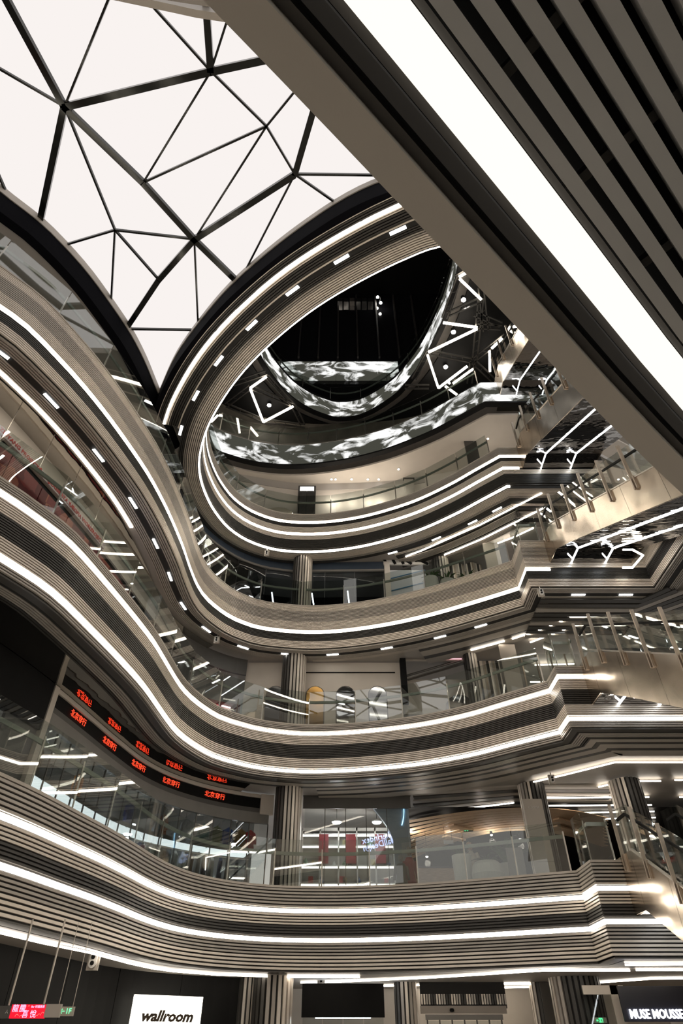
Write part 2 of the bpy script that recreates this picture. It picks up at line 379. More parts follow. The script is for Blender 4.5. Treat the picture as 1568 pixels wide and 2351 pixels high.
def sub_x(path, xa): return path[next(i for i, p in enumerate(path) if p.x > xa and p.y > 15):next(i for i, p in enumerate(path) if p.x > 11.2 and p.y > 15) + 1]
soffit(F3, sub_x(P3, -1.4), 9.02, [('W', .82, 1.08), ('S', 1.1, 1.25), ('W', 1.27, 1.6), ('S', 1.62, 1.8), ('W', 1.82, 2.3)])
soffit(F4, sub_x(P4, -1.4), 14.3, [('W', .87, 1.05)])
soffit(F4, sub_x(P4, 2.6), 14.3, [('S', 1.07, 1.25), ('W', 1.27, 1.7), ('S', 1.72, 1.95), ('W', 1.97, 2.4)])
soffit(F5, sub_x(P5, 2.0), 19.43, [('K', .82, .96), ('L', .98, 1.15), ('D', 1.15, 1.4), ('M', 1.5, 1.95), ('D', 2.0, 2.2), ('M', 2.2, 2.6)])

# walls behind the balconies on the near side of the void
for path, z0, z1 in ((P3, 11.0, 14.36), (P4, 16.4, 19.5)):
    k = [i for i, p in enumerate(path) if p.x > 11.2 and p.y < 17]
    structure(sweep('wall_front', offset(path[k[0]:], 2.6), rect(0, .1, z0, z1), M_WALL))
structure(sweep('wall_front', [Vector((13.0, 12.0)), Vector((13, 6.5)), Vector((1.5, -6.5)), Vector((-9.5, -6.5))], rect(0, .1, 0, 9.1), M_SMD))

# ------------------------------------------------------------------ luminous ceiling with its web of dark beams
ZS = 20.6
sky = thing('luminous_ceiling', 'glowing white faceted ceiling crossed by a web of dark metal beams', 'skylight', (-5, 7, ZS))
N = {'A': (150, 243), 'B': (485, 162), 'C': (330, 417), 'D': (612, 288), 'E': (677, 398), 'G': (447, 547), 'H': (265, 526), 'I': (290, 753), 'J': (365, 640),
     'O1': (-40, -110), 'N': (278, -69), 'O4': (469, -75), 'O5': (560, -72), 'Q': (763, 102), 'X1': (990, 402), 'X2': (880, 540), 'X3': (640, 700), 'K': (549, 647),
     'U': (456, 755), 'U2': (540, 757), 'B1': (425, 935), 'B2': (290, 935), 'V': (250, 808), 'Y': (78, 582), 'Z1': (-120, 86), 'Z2': (-62, 262), 'Z3': (-190, 560), 'Z4': (70, 700)}
SP = {k: at_z(u, v, ZS) for k, (u, v) in N.items()}
SP.update({'R0': Vector((4.0, 2.9, ZS)), 'R1': Vector((4.2, 4.4, ZS)), 'R2': Vector((8.8, 2.9, ZS)), 'R3': Vector((8.8, 6.7, ZS)), 'R4': Vector((4.0, 6.9, ZS))})
PANELS = ['O5 R0 R1 Q', 'Q R1 R4 X1', 'R0 R2 R1', 'R1 R2 R3 R4', 'A O1 N', 'A N B', 'B N O4', 'B O4 O5', 'B O5 Q', 'B Q D', 'D Q E', 'B D C', 'A B C', 'C D G', 'D E G', 'E Q X1', 'E X1 X2', 'E X2 X3 K', 'G E K', 'G K U2 U', 'G U I J', 'I U U2 B1 B2',
          'H G J', 'H J I V', 'H V Y', 'A H Y', 'A C G H', 'A Y Z2 Z1', 'A Z1 O1', 'Z2 Y Z3', 'Y V B2 Z4']
for pl in PANELS:
    ps = [SP[k] for k in pl.split()]; c = sum(ps, Vector()) / len(ps)
    lo = [p + (c - p).normalized() * .02 for p in ps]
    up = [p + Vector((0, 0, .05)) for p in lo]; n = len(ps)
    fs = [tuple(range(n)), tuple(range(2 * n - 1, n - 1, -1))] + [(i, n + i, n + (i + 1) % n, (i + 1) % n) for i in range(n)]
    world_child(mesh('light_panel', lo + up, fs, M_SKY), sky)
def skybeam(a, b, w, h, k=0.0):
    a = SP[a]; b = SP[b]; d = (b - a).normalized()
    o = bar('beam', a - Vector((0, 0, h / 2)) - d * .02, b - Vector((0, 0, h / 2)) + d * k, w, h, M_BEAM); world_child(o, sky)
for pr in ('O1 A', 'A Y', 'A B', 'B O4', 'B Q', 'A C', 'C G', 'G E', 'E Q', 'G J', 'J I', 'G K', 'I B2', 'Q R1', 'R1 R3'):
    a, b = pr.split(); skybeam(a, b, .17, .16)
for pr in ('A N', 'A Z1', 'A H', 'H Y', 'H V', 'H J', 'H G', 'Z2 Y', 'N B', 'B O5', 'B C', 'C D', 'B D', 'D Q', 'D E', 'D G', 'E X2', 'E X1', 'E K', 'G U', 'I U2', 'U U2', 'O5 R0', 'R0 R1', 'R1 R4', 'R1 R2', 'Q R4'):
    a, b = pr.split(); skybeam(a, b, .055, .1)
nb = smooth_path([(-12, 1.2), (-8, 2.1), (-4, 2.82), (-2.95, 2.98), (0, 3.3), (4, 3.4), (10, 3.0)], .6)
t = thing('ceiling_edge', 'plain taupe ceiling edge closing the glowing ceiling overhead', 'ceiling edge', (-4, 2.8, 19.5))
world_child(sweep('fascia_board', nb, rect(-.05, .1, 19.9, 20.75), M_SML), t)
structure(mesh('ceiling', [(-14, -12, 19.95), (14, -12, 19.95), (14, 2.7, 19.95), (4, 3.3, 19.95), (0, 3.2, 19.95), (-4, 2.72, 19.95), (-8, 2.0, 19.95), (-14, .6, 19.95)], [(0, 1, 2, 3, 4, 5, 6, 7)], M_GREY))
# dark rim of the glowing ceiling: along the ring on one side, along the left balcony on the other
rimR = smooth_path([(8.5, 6.1), (6.0, 5.9), (3.6, 6.15), (1.38, 6.77), (.19, 7.27), (-.98, 7.99), (-2.23, 8.89), (-3.61, 10.05), (-4.77, 11.28), (-5.85, 12.62), (-6.64, 13.93), (-7.0, 14.6)], .4)
rimL = smooth_path([(-13.5, 3.2), (-11.2, 5.6), (-9.71, 7.29), (-9.14, 7.88), (-8.61, 8.66), (-8.09, 9.65), (-7.59, 10.97), (-7.34, 11.76), (-7.13, 12.83), (-6.97, 14.25), (-6.76, 15.5), (-6.6, 17.4), (-6.6, 18.9), (-6.35, 20.4), (-5.8, 21.7)], .4)
t = thing('light_ceiling_surround', 'black curved rim along the slatted ring of the glowing ceiling', 'ceiling rim', (-3, 9, 19.4))
world_child(sweep('rim_band', rimR, rect(-.16, .06, 19.4, 20.62), M_BLKM), t)
world_child(sweep('edge_bead', rimR, rect(.06, .09, 20.3, 20.62), M_SML), t)
t = thing('light_ceiling_surround', 'black curved rim of the glowing ceiling above the left balcony', 'ceiling rim', (-8, 10, 19.5))
world_child(sweep('rim_band', rimL, rect(.0, .3, 19.5, 20.62), M_BLKM), t)
world_child(sweep('edge_bead', rimL[:len(rimL) - 12], rect(-.03, .0, 20.3, 20.62), M_SML), t)
structure(strip('ceiling', offset(rimL, .28), outer(offset(rimL, .28), 10), 19.56, 19.75, M_GREY))

# ------------------------------------------------------------------ the bridge close overhead: pale edge beam, light trough, slatted ceiling
ZB = 3.62
def zb(u, v, z=ZB): p = at_z(u, v, z); return Vector((p.x, p.y))
base = smooth_path([(-4.2, -4.1), (-2.0, -1.75), (-.62, -.3), (0, .294), (.135, .42), (.41, .679), (.775, 1.022), (1.44, 1.64), (2.6, 2.65), (5.0, 4.75), (8.5, 7.7)], .3)[::-1]
br = thing('bridge_soffit', 'underside of the bridge overhead with pale edge beam, broad glowing strip and grey slats', 'ceiling', (0, 0, ZB))
nsb = normals(base)
def brs(name, o0, o1, z0, z1, mat): return world_child(sweep(name, base, rect(o0, o1, z0, z1), mat, None, ns=nsb), br)
# offsets grow to the left of travel, that is away from the void
brs('edge_beam', -.243, -.133, ZB, ZB + .3, pmat('pale_beam_paint', (.62, .58, .52), .5, 0, .03, 2))
brs('channel', -.133, -.1, ZB + .05, ZB + .12, M_SMD)
brs('dark_board', -.078, -.036, ZB + .03, ZB + .1, pmat('slate_board', (.05, .05, .052), .5, 0, .08, 2))
brs('trough_side', -.034, -.004, ZB + .07, ZB + .12, M_SMD)
brs('light_strip', 0, .116, ZB + .01, ZB + .04, emat('trough_light', (1, .93, .82), .84))
brs('trough_side', .118, .14, ZB + .06, ZB + .1, M_SMD)
M_SLG = pmat('slat_cool_grey', (.60, .61, .61), .5, .0, .05, 2)
for i in range(9): brs('slat', .149 + i * .0735, .149 + i * .0735 + .043, ZB, ZB + .09, M_SLG)
for k in range(26):
    s = .3 + k * .42; p, d = along(base, s); n = Vector((-d.y, d.x))
    world_child(bar('cross_bar', (p.x + n.x * .13, p.y + n.y * .13, ZB + .13), (p.x + n.x * .85, p.y + n.y * .85, ZB + .13), .035, .03, M_SMD), br)
brs('plenum_board', -.2, 3.2, ZB + .32, ZB + .36, M_BLK)
brs('fascia_board', -.2, -.15, ZB + .3, ZB + 2.0, M_SMD)
for zz in (ZB + .62, ZB + 1.38): brs('light_strip', -.225, -.2, zz - .05, zz + .05, M_LED)

# ------------------------------------------------------------------ glass railings
def railing(path, z, label, s0, s1, n, posts=True, inset=.1):
    t = thing('glass_railing', label, 'railing')
    sub = subpath(offset(path, inset), s0, s1); L = cumlen(sub)[-1]; w = L / n
    for i in range(n):
        seg = [along(sub, i * w + .012)[0], along(sub, (i + 1) * w - .012)[0]]
        sweep('glass_panel', seg, rect(0, .015, z + .02, z + 1.38), M_GLASS, t)
    for i in range(n + 1):
        p, d = along(sub, i * w); nn = Vector((-d.y, d.x)); q = p + nn * .045
        po = bar('post', (q.x, q.y, z + .02), (q.x, q.y, z + 1.12), .05, .014, M_STEEL, t, up=(nn.x, nn.y, 0))
        bar('bracket', (q.x, q.y, z + 1.0), (q.x + nn.x * .05, q.y + nn.y * .05, z + 1.0), .04, .05, M_STEEL, po)
    sweep('handrail', sub, rect(.06, .11, z + .93, z + 1.03), M_RAIL, t)
    return t
railing(P2, 5.66, 'lowest glass railing, in front of the clothes shop and the cafe', 2, nearest_s(P2, 7.02, 20.62) - .05, 17)
railing(P3, 11.05, 'glass railing in front of the white wall with arched mirrors', 1, nearest_s(P3, 7.02, 19.3) - .05, 16)
railing(P4, 16.45, 'glass railing in front of the dark shop windows, below the oval void', 1, nearest_s(P4, 6.92, 19.7) - .05, 16)
railing(P5, 21.85, 'glass railing along the far side of the oval void', nearest_s(P5, -5.7, 16.8), nearest_s(P5, 7.0, 18.54) - .05, 11)
for path, z, lab in ((P2, 5.66, 'short glass railing at the lowest escalator landing'), (P3, 11.05, 'short glass railing at the landing of the middle escalator'), (P4, 16.45, 'short glass railing at the landing of the escalator below the oval void')):
    pts = [p for p in path if 6.8 < p.x < 7.2 and p.y > 18]
    a, b = pts[-2], pts[-1]
    railing([a, b, Vector((7.75, b.y))], z, lab, .03, (a - b).length + .72, 2)

# ------------------------------------------------------------------ escalators: all run towards the camera and down, at 30 degrees
def escalator(top, ytop, label, length=7.5, drop=1.25):
    X0, X1 = 7.82, 10.9
    t = thing('escalator', label, 'escalator', (X0, ytop, top))
    k = math.tan(R(30)); fl = .9
    def zb_(y): return top if y > ytop - fl else top - (ytop - fl - y) * k
    y2 = ytop - fl; y3 = ytop - fl - length
    pr = [(ytop + .25, top - drop), (ytop + .25, top + .12), (y2, top + .12), (y3, zb_(y3) + .12), (y3, zb_(y3) - drop), (y2 - .3, zb_(y2 - .3) - drop)]
    def side(name, x0, x1, prof, mat):
        m = len(prof); vs = [(x0, y, z) for y, z in prof] + [(x1, y, z) for y, z in prof]
        fs = [tuple(range(m)), tuple(range(2 * m - 1, m - 1, -1))] + [(i, m + i, m + (i + 1) % m, (i + 1) % m) for i in range(m)]
        return world_child(mesh(name, vs, fs, mat), t)
    # cladding panels, jointed every 1.7 m
    cuts = [ytop + .25, y2 + .1] + [y2 + .1 - 1.75 * i for i in range(1, 6)]
    cuts = [c for c in cuts if c > y3] + [y3]
    for a, b in zip(cuts, cuts[1:]):
        b2 = b + .012
        side('cladding_panel', X0, X0 + .04, [(a, zb_(a) - drop), (a, zb_(a) + .12), (b2, zb_(b2) + .12), (b2, zb_(b2) - drop)], M_CLAD)
    side('cladding_panel', X1 - .04, X1, pr, M_CLAD)
    side('underside', X0 + .04, X1 - .04, [(ytop + 1.0, top - drop - .02), (ytop + 1.0, top - drop + .02), (y2, top - drop + .02), (y3, zb_(y3) - drop + .02), (y3, zb_(y3) - drop - .02), (y2, top - drop - .02)], M_MIRK)
    side('skirt_trim', X0 - .02, X0 + .06, [(y2, top + .12), (y2, top + .16), (y3, zb_(y3) + .16), (y3, zb_(y3) + .12)], M_STEEL)
    # steps and tread deck
    mb = MB()
    for i in range(int(length / .4)):
        y = y2 - i * .4; mb.box(X0 + .3, X1 - .3, y - .4, y, zb_(y) - .25, zb_(y) - .02 - .0)
    world_child(mb.build('step_band', M_SMD), t)
    tag(t.children[-1], kind='stuff')
    for xx in (X0 + .1, (X0 + X1) / 2, X1 - .12):
        ps = []
        yy = ytop + .0
        cuts2 = [ytop - .05, y2 - .2] + [y2 - .2 - 1.3 * i for i in range(1, 6)]
        for a, b in zip(cuts2, cuts2[1:]):
            side('glass_panel', xx, xx + .015, [(a - .01, zb_(a) + .14), (a - .01, zb_(a) + 1.32), (b + .01, zb_(b) + 1.32), (b + .01, zb_(b) + .14)], M_GLASS)
        side('handrail', xx - .02, xx + .04, [(ytop - .3, top + .98), (ytop - .3, top + 1.05), (y2, top + 1.05), (y3, zb_(y3) + 1.05), (y3, zb_(y3) + .98), (y2, top + .98)], M_BLK)
    for i in range(7):
        y = ytop - .35 - i * 1.28
        if y < y3: break
        z = zb_(y)
        world_child(bar('post', (X0 - .03, y, z - .28), (X0 - .03, y, z + 1.42), .05, .09, M_TAN, None, up=(1, 0, 0)), t)
        world_child(bar('post_foot', (X0 - .02, y - .09, z - .3), (X0 - .02, y - .09, z + .12), .05, .06, M_TAN, None, up=(1, 0, 0)), t)
    # two light lines with forked ends under the truss
    for xx in (8.62, 9.9):
        zq = top - drop - .04
        a = Vector((xx, ytop - .25, zq))
        for b in (Vector((xx, y2 + .02, zq)),): world_child(bar('light_line', a, b, .035, .03, M_LEDW), t)
        world_child(bar('light_line', (xx, y2, zq), (xx, y3, zb_(y3) - drop - .04), .035, .03, M_LEDW), t)
        world_child(bar('light_line', a, a + Vector((.02, .7, 0)), .035, .03, M_LEDW), t)
        world_child(bar('light_line', a, a + Vector((-.28, -.32, 0)), .035, .03, M_LEDW), t)
    return t
escalator(5.6, 19.3, 'lowest escalator, descending from the landing beside the cafe', 7.5, 1.25)
escalator(11.0, 18.2, 'escalator descending from the landing beside the white wall with arched mirrors')
escalator(16.4, 18.4, 'broad polished escalator descending from the landing below the oval void', 8.0, 1.0)
escalator(21.8, 18.5, 'escalator leaving the landing at the rim of the oval void')
escalator(27.2, 18.7, 'topmost escalator beside the cloud screens and trusses')

# ------------------------------------------------------------------ helpers for shop fittings
def px(u0, u1, v0, v1, y, d=.06):
    """extent of a flat thing standing at depth y: x0, x1, y0, y1, z0, z1"""
    a = at_y(u0, (v0 + v1) / 2, y); b = at_y(u1, (v0 + v1) / 2, y); t = at_y((u0 + u1) / 2, v0, y); q = at_y((u0 + u1) / 2, v1, y)
    return a.x, b.x, y, y + d, q.z, t.z
def pbox(name, u0, u1, v0, v1, y, mat, parent=None, d=.06): return box(name, *px(u0, u1, v0, v1, y, d), mat, parent)
def front(path, label, name, cat):
    return thing(name, label, cat)
def led_poly(pts, z, w, label, group, mat=None, name='ceiling_light_line', pz=True):
    P = [at_z(u, v, z) for u, v in pts] if pz else [Vector(p) for p in pts]
    path = [Vector((p.x, p.y)) for p in P]
    o = sweep(name, path, rect(-w / 2, w / 2, z - .02, z + .02), mat or M_LED)
    return tag(o, label, 'light', group)
def curved_panels(parent, name, path, s0, s1, n, o0, o1, z0, z1, mat, gap=.01):
    w = (s1 - s0) / n
    for i in range(n):
        seg = subpath(path, s0 + i * w + gap, s0 + (i + 1) * w - gap)
        if name == 'window_pane': seg = [seg[0], seg[-1]]
        sweep(name, seg, rect(o0, o1, z0, z1), mat, parent)
def uprights(parent, name, path, s0, s1, n, off, z0, z1, w, mat):
    for i in range(n + 1):
        p, d = along(path, s0 + (s1 - s0) * i / n); q = p + Vector((-d.y, d.x)) * off
        bar(name, (q.x, q.y, z0), (q.x, q.y, z1), w, w, mat, parent, up=(-d.y, d.x, 0))
M_WHT = pmat('white_paint', (.68, .66, .63), .6, 0, .03, 2)
M_DGREY = pmat('dark_grey_panel', (.10, .095, .088), .5, 0, .06, 2)
M_MGREY = pmat('mid_grey_panel', (.22, .21, .195), .5, 0, .05, 2)
M_BLUE = pmat('slate_blue_panel', (.075, .10, .14), .3, .3, .06, 2)
M_WOOD = pmat('oak_board', (.58, .40, .25), .75, 0, .15, 5, stretch=(1, 8, 8))
M_RED = pmat('deep_red', (.20, .018, .02), .5, 0, .1, 3)
M_GREEN = pmat('leaf_green', (.05, .10, .03), .5, 0, .3, 6)
M_POT = pmat('pale_planter', (.50, .50, .46), .5, 0, .05, 3)
M_SHELF = emat('shelf_light', (1.0, .93, .80), 3.0)
M_LAMP = emat('pendant_light', (.85, .93, 1.0), 14.0)
M_WPANEL = emat('white_light_panel', (.93, .97, 1.0), 1.15)
M_GRN = emat('exit_green', (.10, .85, .32), 1.2)
M_REDLED = emat('red_led', (1.0, .055, .02), 1.6)
M_BLUREFL = emat('blue_white_reflection', (.55, .6, 1.0), 1.6)  # painted glow of the sign reflected in the shop glass
M_MIRR = pmat('mirror_glass', (.7, .7, .7), .02, 1.0)
def glow(parent, e, dz=-.12, col=(1, .9, .78), r=.12):
    L = bpy.data.lights.new('lamp_light', 'POINT'); L.energy = e; L.color = col; L.shadow_soft_size = r
    o = bpy.data.objects.new('lamp_light', L); COL.objects.link(o); o.parent = parent; o.location = (0, 0, dz); return o
FR = lambda d: (R(90), 0, math.atan2(d.y, d.x))

# ------------------------------------------------------------------ striped columns
def column(x, y, z0, z1, r, label, dark0=2.4, n=22):
    t = thing('column', label, 'column', (x, y, z0))
    vs = MB(); vs.lathe([(r * .93, 0), (r * .93, z1 - z0)], 24); vs.build('core', M_GAP, t)
    for i in range(n):
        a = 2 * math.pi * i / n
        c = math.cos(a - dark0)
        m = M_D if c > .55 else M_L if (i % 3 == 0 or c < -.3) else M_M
        w = 2 * math.pi * r / n * .62
        b = MB(); cx, cy = math.cos(a), math.sin(a)
        b.bar((cx * (r - .03), cy * (r - .03), 0), (cx * (r - .03), cy * (r - .03), z1 - z0), w, .07, up=(cx, cy, 0)); b.build('slat', m, t)
    return t
# dark0 is the bearing of the charcoal side
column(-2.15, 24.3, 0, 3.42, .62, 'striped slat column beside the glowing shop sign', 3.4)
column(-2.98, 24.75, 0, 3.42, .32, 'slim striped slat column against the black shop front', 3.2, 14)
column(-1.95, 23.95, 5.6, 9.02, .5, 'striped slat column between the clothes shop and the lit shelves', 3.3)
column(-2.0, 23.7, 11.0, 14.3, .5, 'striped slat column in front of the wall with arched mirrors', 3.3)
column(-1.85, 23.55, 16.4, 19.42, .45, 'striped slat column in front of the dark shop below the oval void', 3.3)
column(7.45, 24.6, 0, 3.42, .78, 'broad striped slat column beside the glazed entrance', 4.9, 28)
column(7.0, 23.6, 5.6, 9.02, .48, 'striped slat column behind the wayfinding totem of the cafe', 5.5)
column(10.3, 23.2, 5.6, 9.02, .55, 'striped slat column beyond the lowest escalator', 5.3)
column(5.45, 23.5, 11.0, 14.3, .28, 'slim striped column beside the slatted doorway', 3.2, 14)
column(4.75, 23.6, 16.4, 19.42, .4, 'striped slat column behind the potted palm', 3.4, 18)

# ------------------------------------------------------------------ ground floor
sgl = 'thin warm light line in the ground floor ceiling'; gg = 'ground floor ceiling light lines'
ZG = 3.385
led_poly([(-40, 2133), (0, 2141), (100, 2165), (207, 2187), (300, 2212), (350, 2223), (400, 2230), (500, 2238), (650, 2243), (826, 2243)], ZG, .036, 'long curving light line under the lowest balcony', gg)
for pts in ([(-40, 2170), (0, 2177), (100, 2200), (190, 2222)], [(292, 2240), (400, 2248), (585, 2258)], [(690, 2256), (784, 2254), (1000, 2244), (1250, 2228), (1446, 2228)], [(850, 2264), (960, 2262), (1232, 2258)], [(965, 2271), (1225, 2266)], [(1435, 2215), (1600, 2214)], [(1460, 2227), (1600, 2227)], [(1342, 2258), (1500, 2247), (1600, 2246)]):
    led_poly(pts, ZG, .032, sgl, gg)
sf_gs = lambda x, y: nearest_s(SF, x, y)
sW0 = sf_gs(-9.0, 11.2); sW1 = sf_gs(-2.9, 24.75)
t = thing('storefront', 'black ground floor shop front around the glowing sign', 'shop front')
curved_panels(t, 'fascia_panel', SF, sf_gs(-7.9, 14.9), sW1, 5, 0, .1, 2.05, 3.42, M_BLK)
curved_panels(t, 'window_pane', SF, sf_gs(-7.9, 14.9), sW1, 8, .02, .035, 0, 2.05, M_SHOP)
uprights(t, 'mullion', SF, sf_gs(-7.9, 14.9), sW1, 8, .02, 0, 2.05, .06, M_SMD)
structure(sweep('wall_left', offset(subpath(SF, 2, sW1), 3.0), rect(0, .1, 0, 3.42), M_DGREY))
t = thing('wall_panel', 'pale flat wall panel behind the hanging signs', 'wall panel')
sweep('panel', subpath(SF, sf_gs(-10.4, 8.2), sf_gs(-8.3, 13.3)), rect(-.1, .1, 0, 3.45), M_WALL, t)
# glowing sign "wallroom"
p0, p1 = at_z(303, 2309, 2.6), at_z(460, 2311, 2.6)
pm = Vector((-4.75, 23.0)); sg = thing('shop_sign', 'glowing cream light box reading wallroom on the black shop front', 'sign', (0, 0, 0))
a = at_y(305, 2308, 22.0); b = at_y(462, 2312, 23.1)
d = Vector((b.x - a.x, b.y - a.y)); dn = d.normalized()
sgm = emat('cream_light_box', (1, .93, .78), 2.6)
bar('light_box', (a.x, a.y, 2.42), (b.x, b.y, 2.42), .12, .86, sgm, sg)
bar('light_box_foot', (a.x - dn.x * .18, a.y - dn.y * .18, 2.05), (b.x, b.y, 2.05), .12, .2, sgm, sg)
mid = (a + b) / 2
text_mesh('lettering', 'wallroom', .33, pmat('sign_letter_brown', (.05, .03, .015), .6), (mid.x - dn.y * -.075 * 1, mid.y - .075, 2.38), FR(dn), sg, .004, .25, .014, sx=1.2)
# hanging signs on the left
yh = 13.2
def hang(u, v0, v1, y, r, nm, parent): 
    q = at_y(u, v1, y); tube(nm, (q.x, q.y, q.z), (q.x, q.y, 3.42), r, M_STEEL, parent)
hs = thing('hanging_sign', 'hanging red screen sign with large Chinese characters', 'sign')
x0, x1, y0, y1, z0, z1 = px(24, 103, 2306, 2338, yh)
box('screen', x0, x1, y0, y1, z0, z1, emat('red_screen', (.80, .012, .03), .95), hs)
LT = emat('lilac_letters', (.75, .62, 1.0), 1.0)
W_ = x1 - x0; H_ = z1 - z0
for ch, fx, fz in (('龍', .13, .68), ('騰', .34, .68), ('喜', .45, .27), ('悅', .68, .27)):
    text_mesh('lettering', ch, H_ * .60, LT, (x0 + W_ * fx, y0 - .006, z0 + H_ * fz), (R(90), 0, 0), hs, .002)
text_mesh('lettering', 'Bar 好戲連連', H_ * .22, LT, (x0 + W_ * .77, y0 - .006, z0 + H_ * .83), (R(90), 0, 0), hs, .002)
CW = emat('coral_line', (1.0, .25, .2), .8)
for cx_, cz_, rr in ((.22, .16, .13), (.34, .12, .09), (.86, .2, .12), (.78, .15, .07), (.95, .35, .09), (.5, .86, .06)):
    mb = MB()
    for k in range(10):
        a0 = math.pi * k / 9; a1 = math.pi * (k + 1) / 9
        mb.bar((x0 + W_ * cx_ + math.cos(a0) * rr * H_ * 1.1, y0 - .005, z0 + H_ * cz_ + math.sin(a0) * rr * H_), (x0 + W_ * cx_ + math.cos(a1) * rr * H_ * 1.1, y0 - .005, z0 + H_ * cz_ + math.sin(a1) * rr * H_), .004, .006)
    mb.build('cloud_line', CW, hs)
xa, xb, _, _, za, zb2 = px(103, 138, 2305, 2336, yh); box('end_plate', xa, xb, yh, yh + .06, za, zb2, M_SML, hs)
xa, xb, _, _, za, zb2 = px(-14, 24, 2309, 2338, yh); box('arrow_plate', xa, xb, yh, yh + .06, za, zb2, M_DGREY, hs)
text_mesh('lettering', '人', H_ * .3, M_WHT, (xb - .06, yh - .006, (za + zb2) / 2), (R(90), 0, 0), hs, .002)
for u, r_ in ((20, .018), (100, .018)): hang(u, 2200, 2308, yh, r_, 'hanger', hs)
es = thing('exit_sign', 'hanging sign with a green arrow and 1F beside the red screen', 'sign')
xa, xb, _, _, za, zb2 = px(132, 169, 2311, 2333, yh + .3); box('plate', xa, xb, yh + .3, yh + .34, za, zb2, M_SML, es)
text_mesh('lettering', '←1F', (zb2 - za) * .85, emat('pale_green_led', (.2, 1.0, .45), 1.1), ((xa + xb) / 2, yh + .29, (za + zb2) / 2), (R(90), 0, 0), es, .002)
for u in (134, 167): hang(u, 2200, 2312, yh + .3, .006, 'wire', es)
# second black shop front, window with a screen
t = thing('storefront', 'black shop front panel over a pale blue window', 'shop front')
pbox('fascia_panel', 693, 882, 2258, 2336, 24.9, M_BLK, t)
x0, x1, y0, y1, z0, z1 = px(693, 882, 2336, 2352, 24.95)
for i in range(4): box('window_pane', x0 + (x1 - x0) * i / 4 + .02, x0 + (x1 - x0) * (i + 1) / 4 - .02, 24.95, 24.98, 0, z1, M_SHOP, t)
box('back_panel', x0, x1, 26.2, 26.25, 0, 2.3, pmat('pale_blue_wall', (.35, .42, .5), .6, 0, .1, 2), t)
box('ceiling_lamp', x0 + .4, x1 - .4, 25.5, 25.7, 2.45, 2.5, M_LAMP, t)
# glazed entrance with striped header
t = thing('entrance', 'glazed sliding entrance under a striped slat header', 'entrance')
x0, x1, y0, y1, z0, z1 = px(966, 1163, 2282, 2306, 26.2)
n = 34
for i in range(n):
    xa = x0 + (x1 - x0) * i / n
    box('header_slat', xa + .01, xa + (x1 - x0) / n - .02, 26.2, 26.26, z0, z1, (M_L, M_L, M_M, M_M, M_D, M_D)[i % 6], t)
box('header_back', x0, x1, 26.27, 26.35, z0 - .1, 3.42, M_GAP, t)
x0, x1, y0, y1, z0b, z1b = px(966, 1163, 2307, 2327, 26.25)
box('header_board', x0, x1, 26.25, 26.4, z0b, z0 - .03, pmat('taupe_board', (.32, .28, .245), .45, 0, .04, 2), t)
box('lintel', x0 + .15, x1 - .15, 26.28, 26.4, z0b - .16, z0b - .02, M_MGREY, t)
for i in range(7):
    xa = x0 + .2 + (x1 - x0 - .4) * i / 6
    box('mullion', xa - .02, xa + .02, 26.3, 26.36, 0, z0b - .16, M_SMD, t)
    if i < 6: box('door_pane', xa + .02, xa + (x1 - x0 - .4) / 6 - .02, 26.32, 26.335, 0, z0b - .18, M_SHOP, t)
mb = MB(); mb.lathe([(.0, 0), (.07, .02), (.075, .06), (.05, .1)], 12, ((x0 + x1) / 2 - .4, 26.2, z0b + .03)); mb.build('sensor', M_BLK, t)
box('corridor_light', x0 + .8, x1 - .8, 27.6, 27.9, 2.55, 2.6, M_SHELF, t)
structure(box('wall_back', -3, 12, 29.0, 29.1, 0, 3.42, M_WALL))
for u, v, r_, lab in ((913, 2268, .38, 'slim striped column left of the glazed entrance'), (1185, 2268, .34, 'slim striped column right of the glazed entrance')):
    q = at_z(u, v, 3.5); column(q.x, min(q.y, 26.4), 0, 3.42, r_, lab, 5.2 if u > 1000 else 3.3, 16)
# right-hand shop: grey frame, window, black sign panel MUSE MOUSSE
t = thing('storefront', 'grey framed shop window between the broad column and the black sign panel', 'shop front')
pbox('top_panel', 1338, 1432, 2262, 2283, 23.2, M_WALL, t); pbox('jamb', 1412, 1432, 2262, 2380, 23.2, M_WALL, t)
x0, x1, y0, y1, z0, z1 = px(1345, 1416, 2283, 2380, 23.25)
box('window_pane', x0, (x0 + x1) / 2 - .01, 23.3, 23.315, 0, z1, M_SHOP, t); box('window_pane', (x0 + x1) / 2 + .01, x1, 23.3, 23.315, 0, z1, M_SHOP, t)
box('back_wall', x0 - .5, x1 + .6, 26.0, 26.1, 0, 3.4, M_DGREY, t)
t = thing('exit_sign', 'green running man exit sign inside the ground floor shop window', 'sign')
pbox('plate', 1364, 1393, 2336, 2349, 23.6, M_SML, t, .04)
x0, x1, y0, y1, z0, z1 = px(1369, 1384, 2338, 2348, 23.59)
mb = MB()
for a, b in (((.05, .5), (.3, .5)), ((.05, .5), (.15, .65)), ((.05, .5), (.15, .35)), ((.4, .95), (.95, .95)), ((.95, .95), (.95, .05)), ((.5, .75), (.7, .7)), ((.6, .7), (.6, .4)), ((.6, .4), (.45, .1)), ((.6, .4), (.75, .1))):
    mb.bar((x0 + (x1 - x0) * a[0], 23.58, z0 + (z1 - z0) * a[1]), (x0 + (x1 - x0) * b[0], 23.58, z0 + (z1 - z0) * b[1]), .012, .03)
mb.build('pictogram', M_GRN, t)
t = thing('shop_sign', 'black sign panel with bright white capitals MUSE MOUSSE behind foliage', 'sign')
pbox('panel', 1426, 1590, 2264, 2346, 22.6, pmat('night_black_panel', (.006, .006, .012), .4), t)
q = at_y(1446, 2329, 22.55)
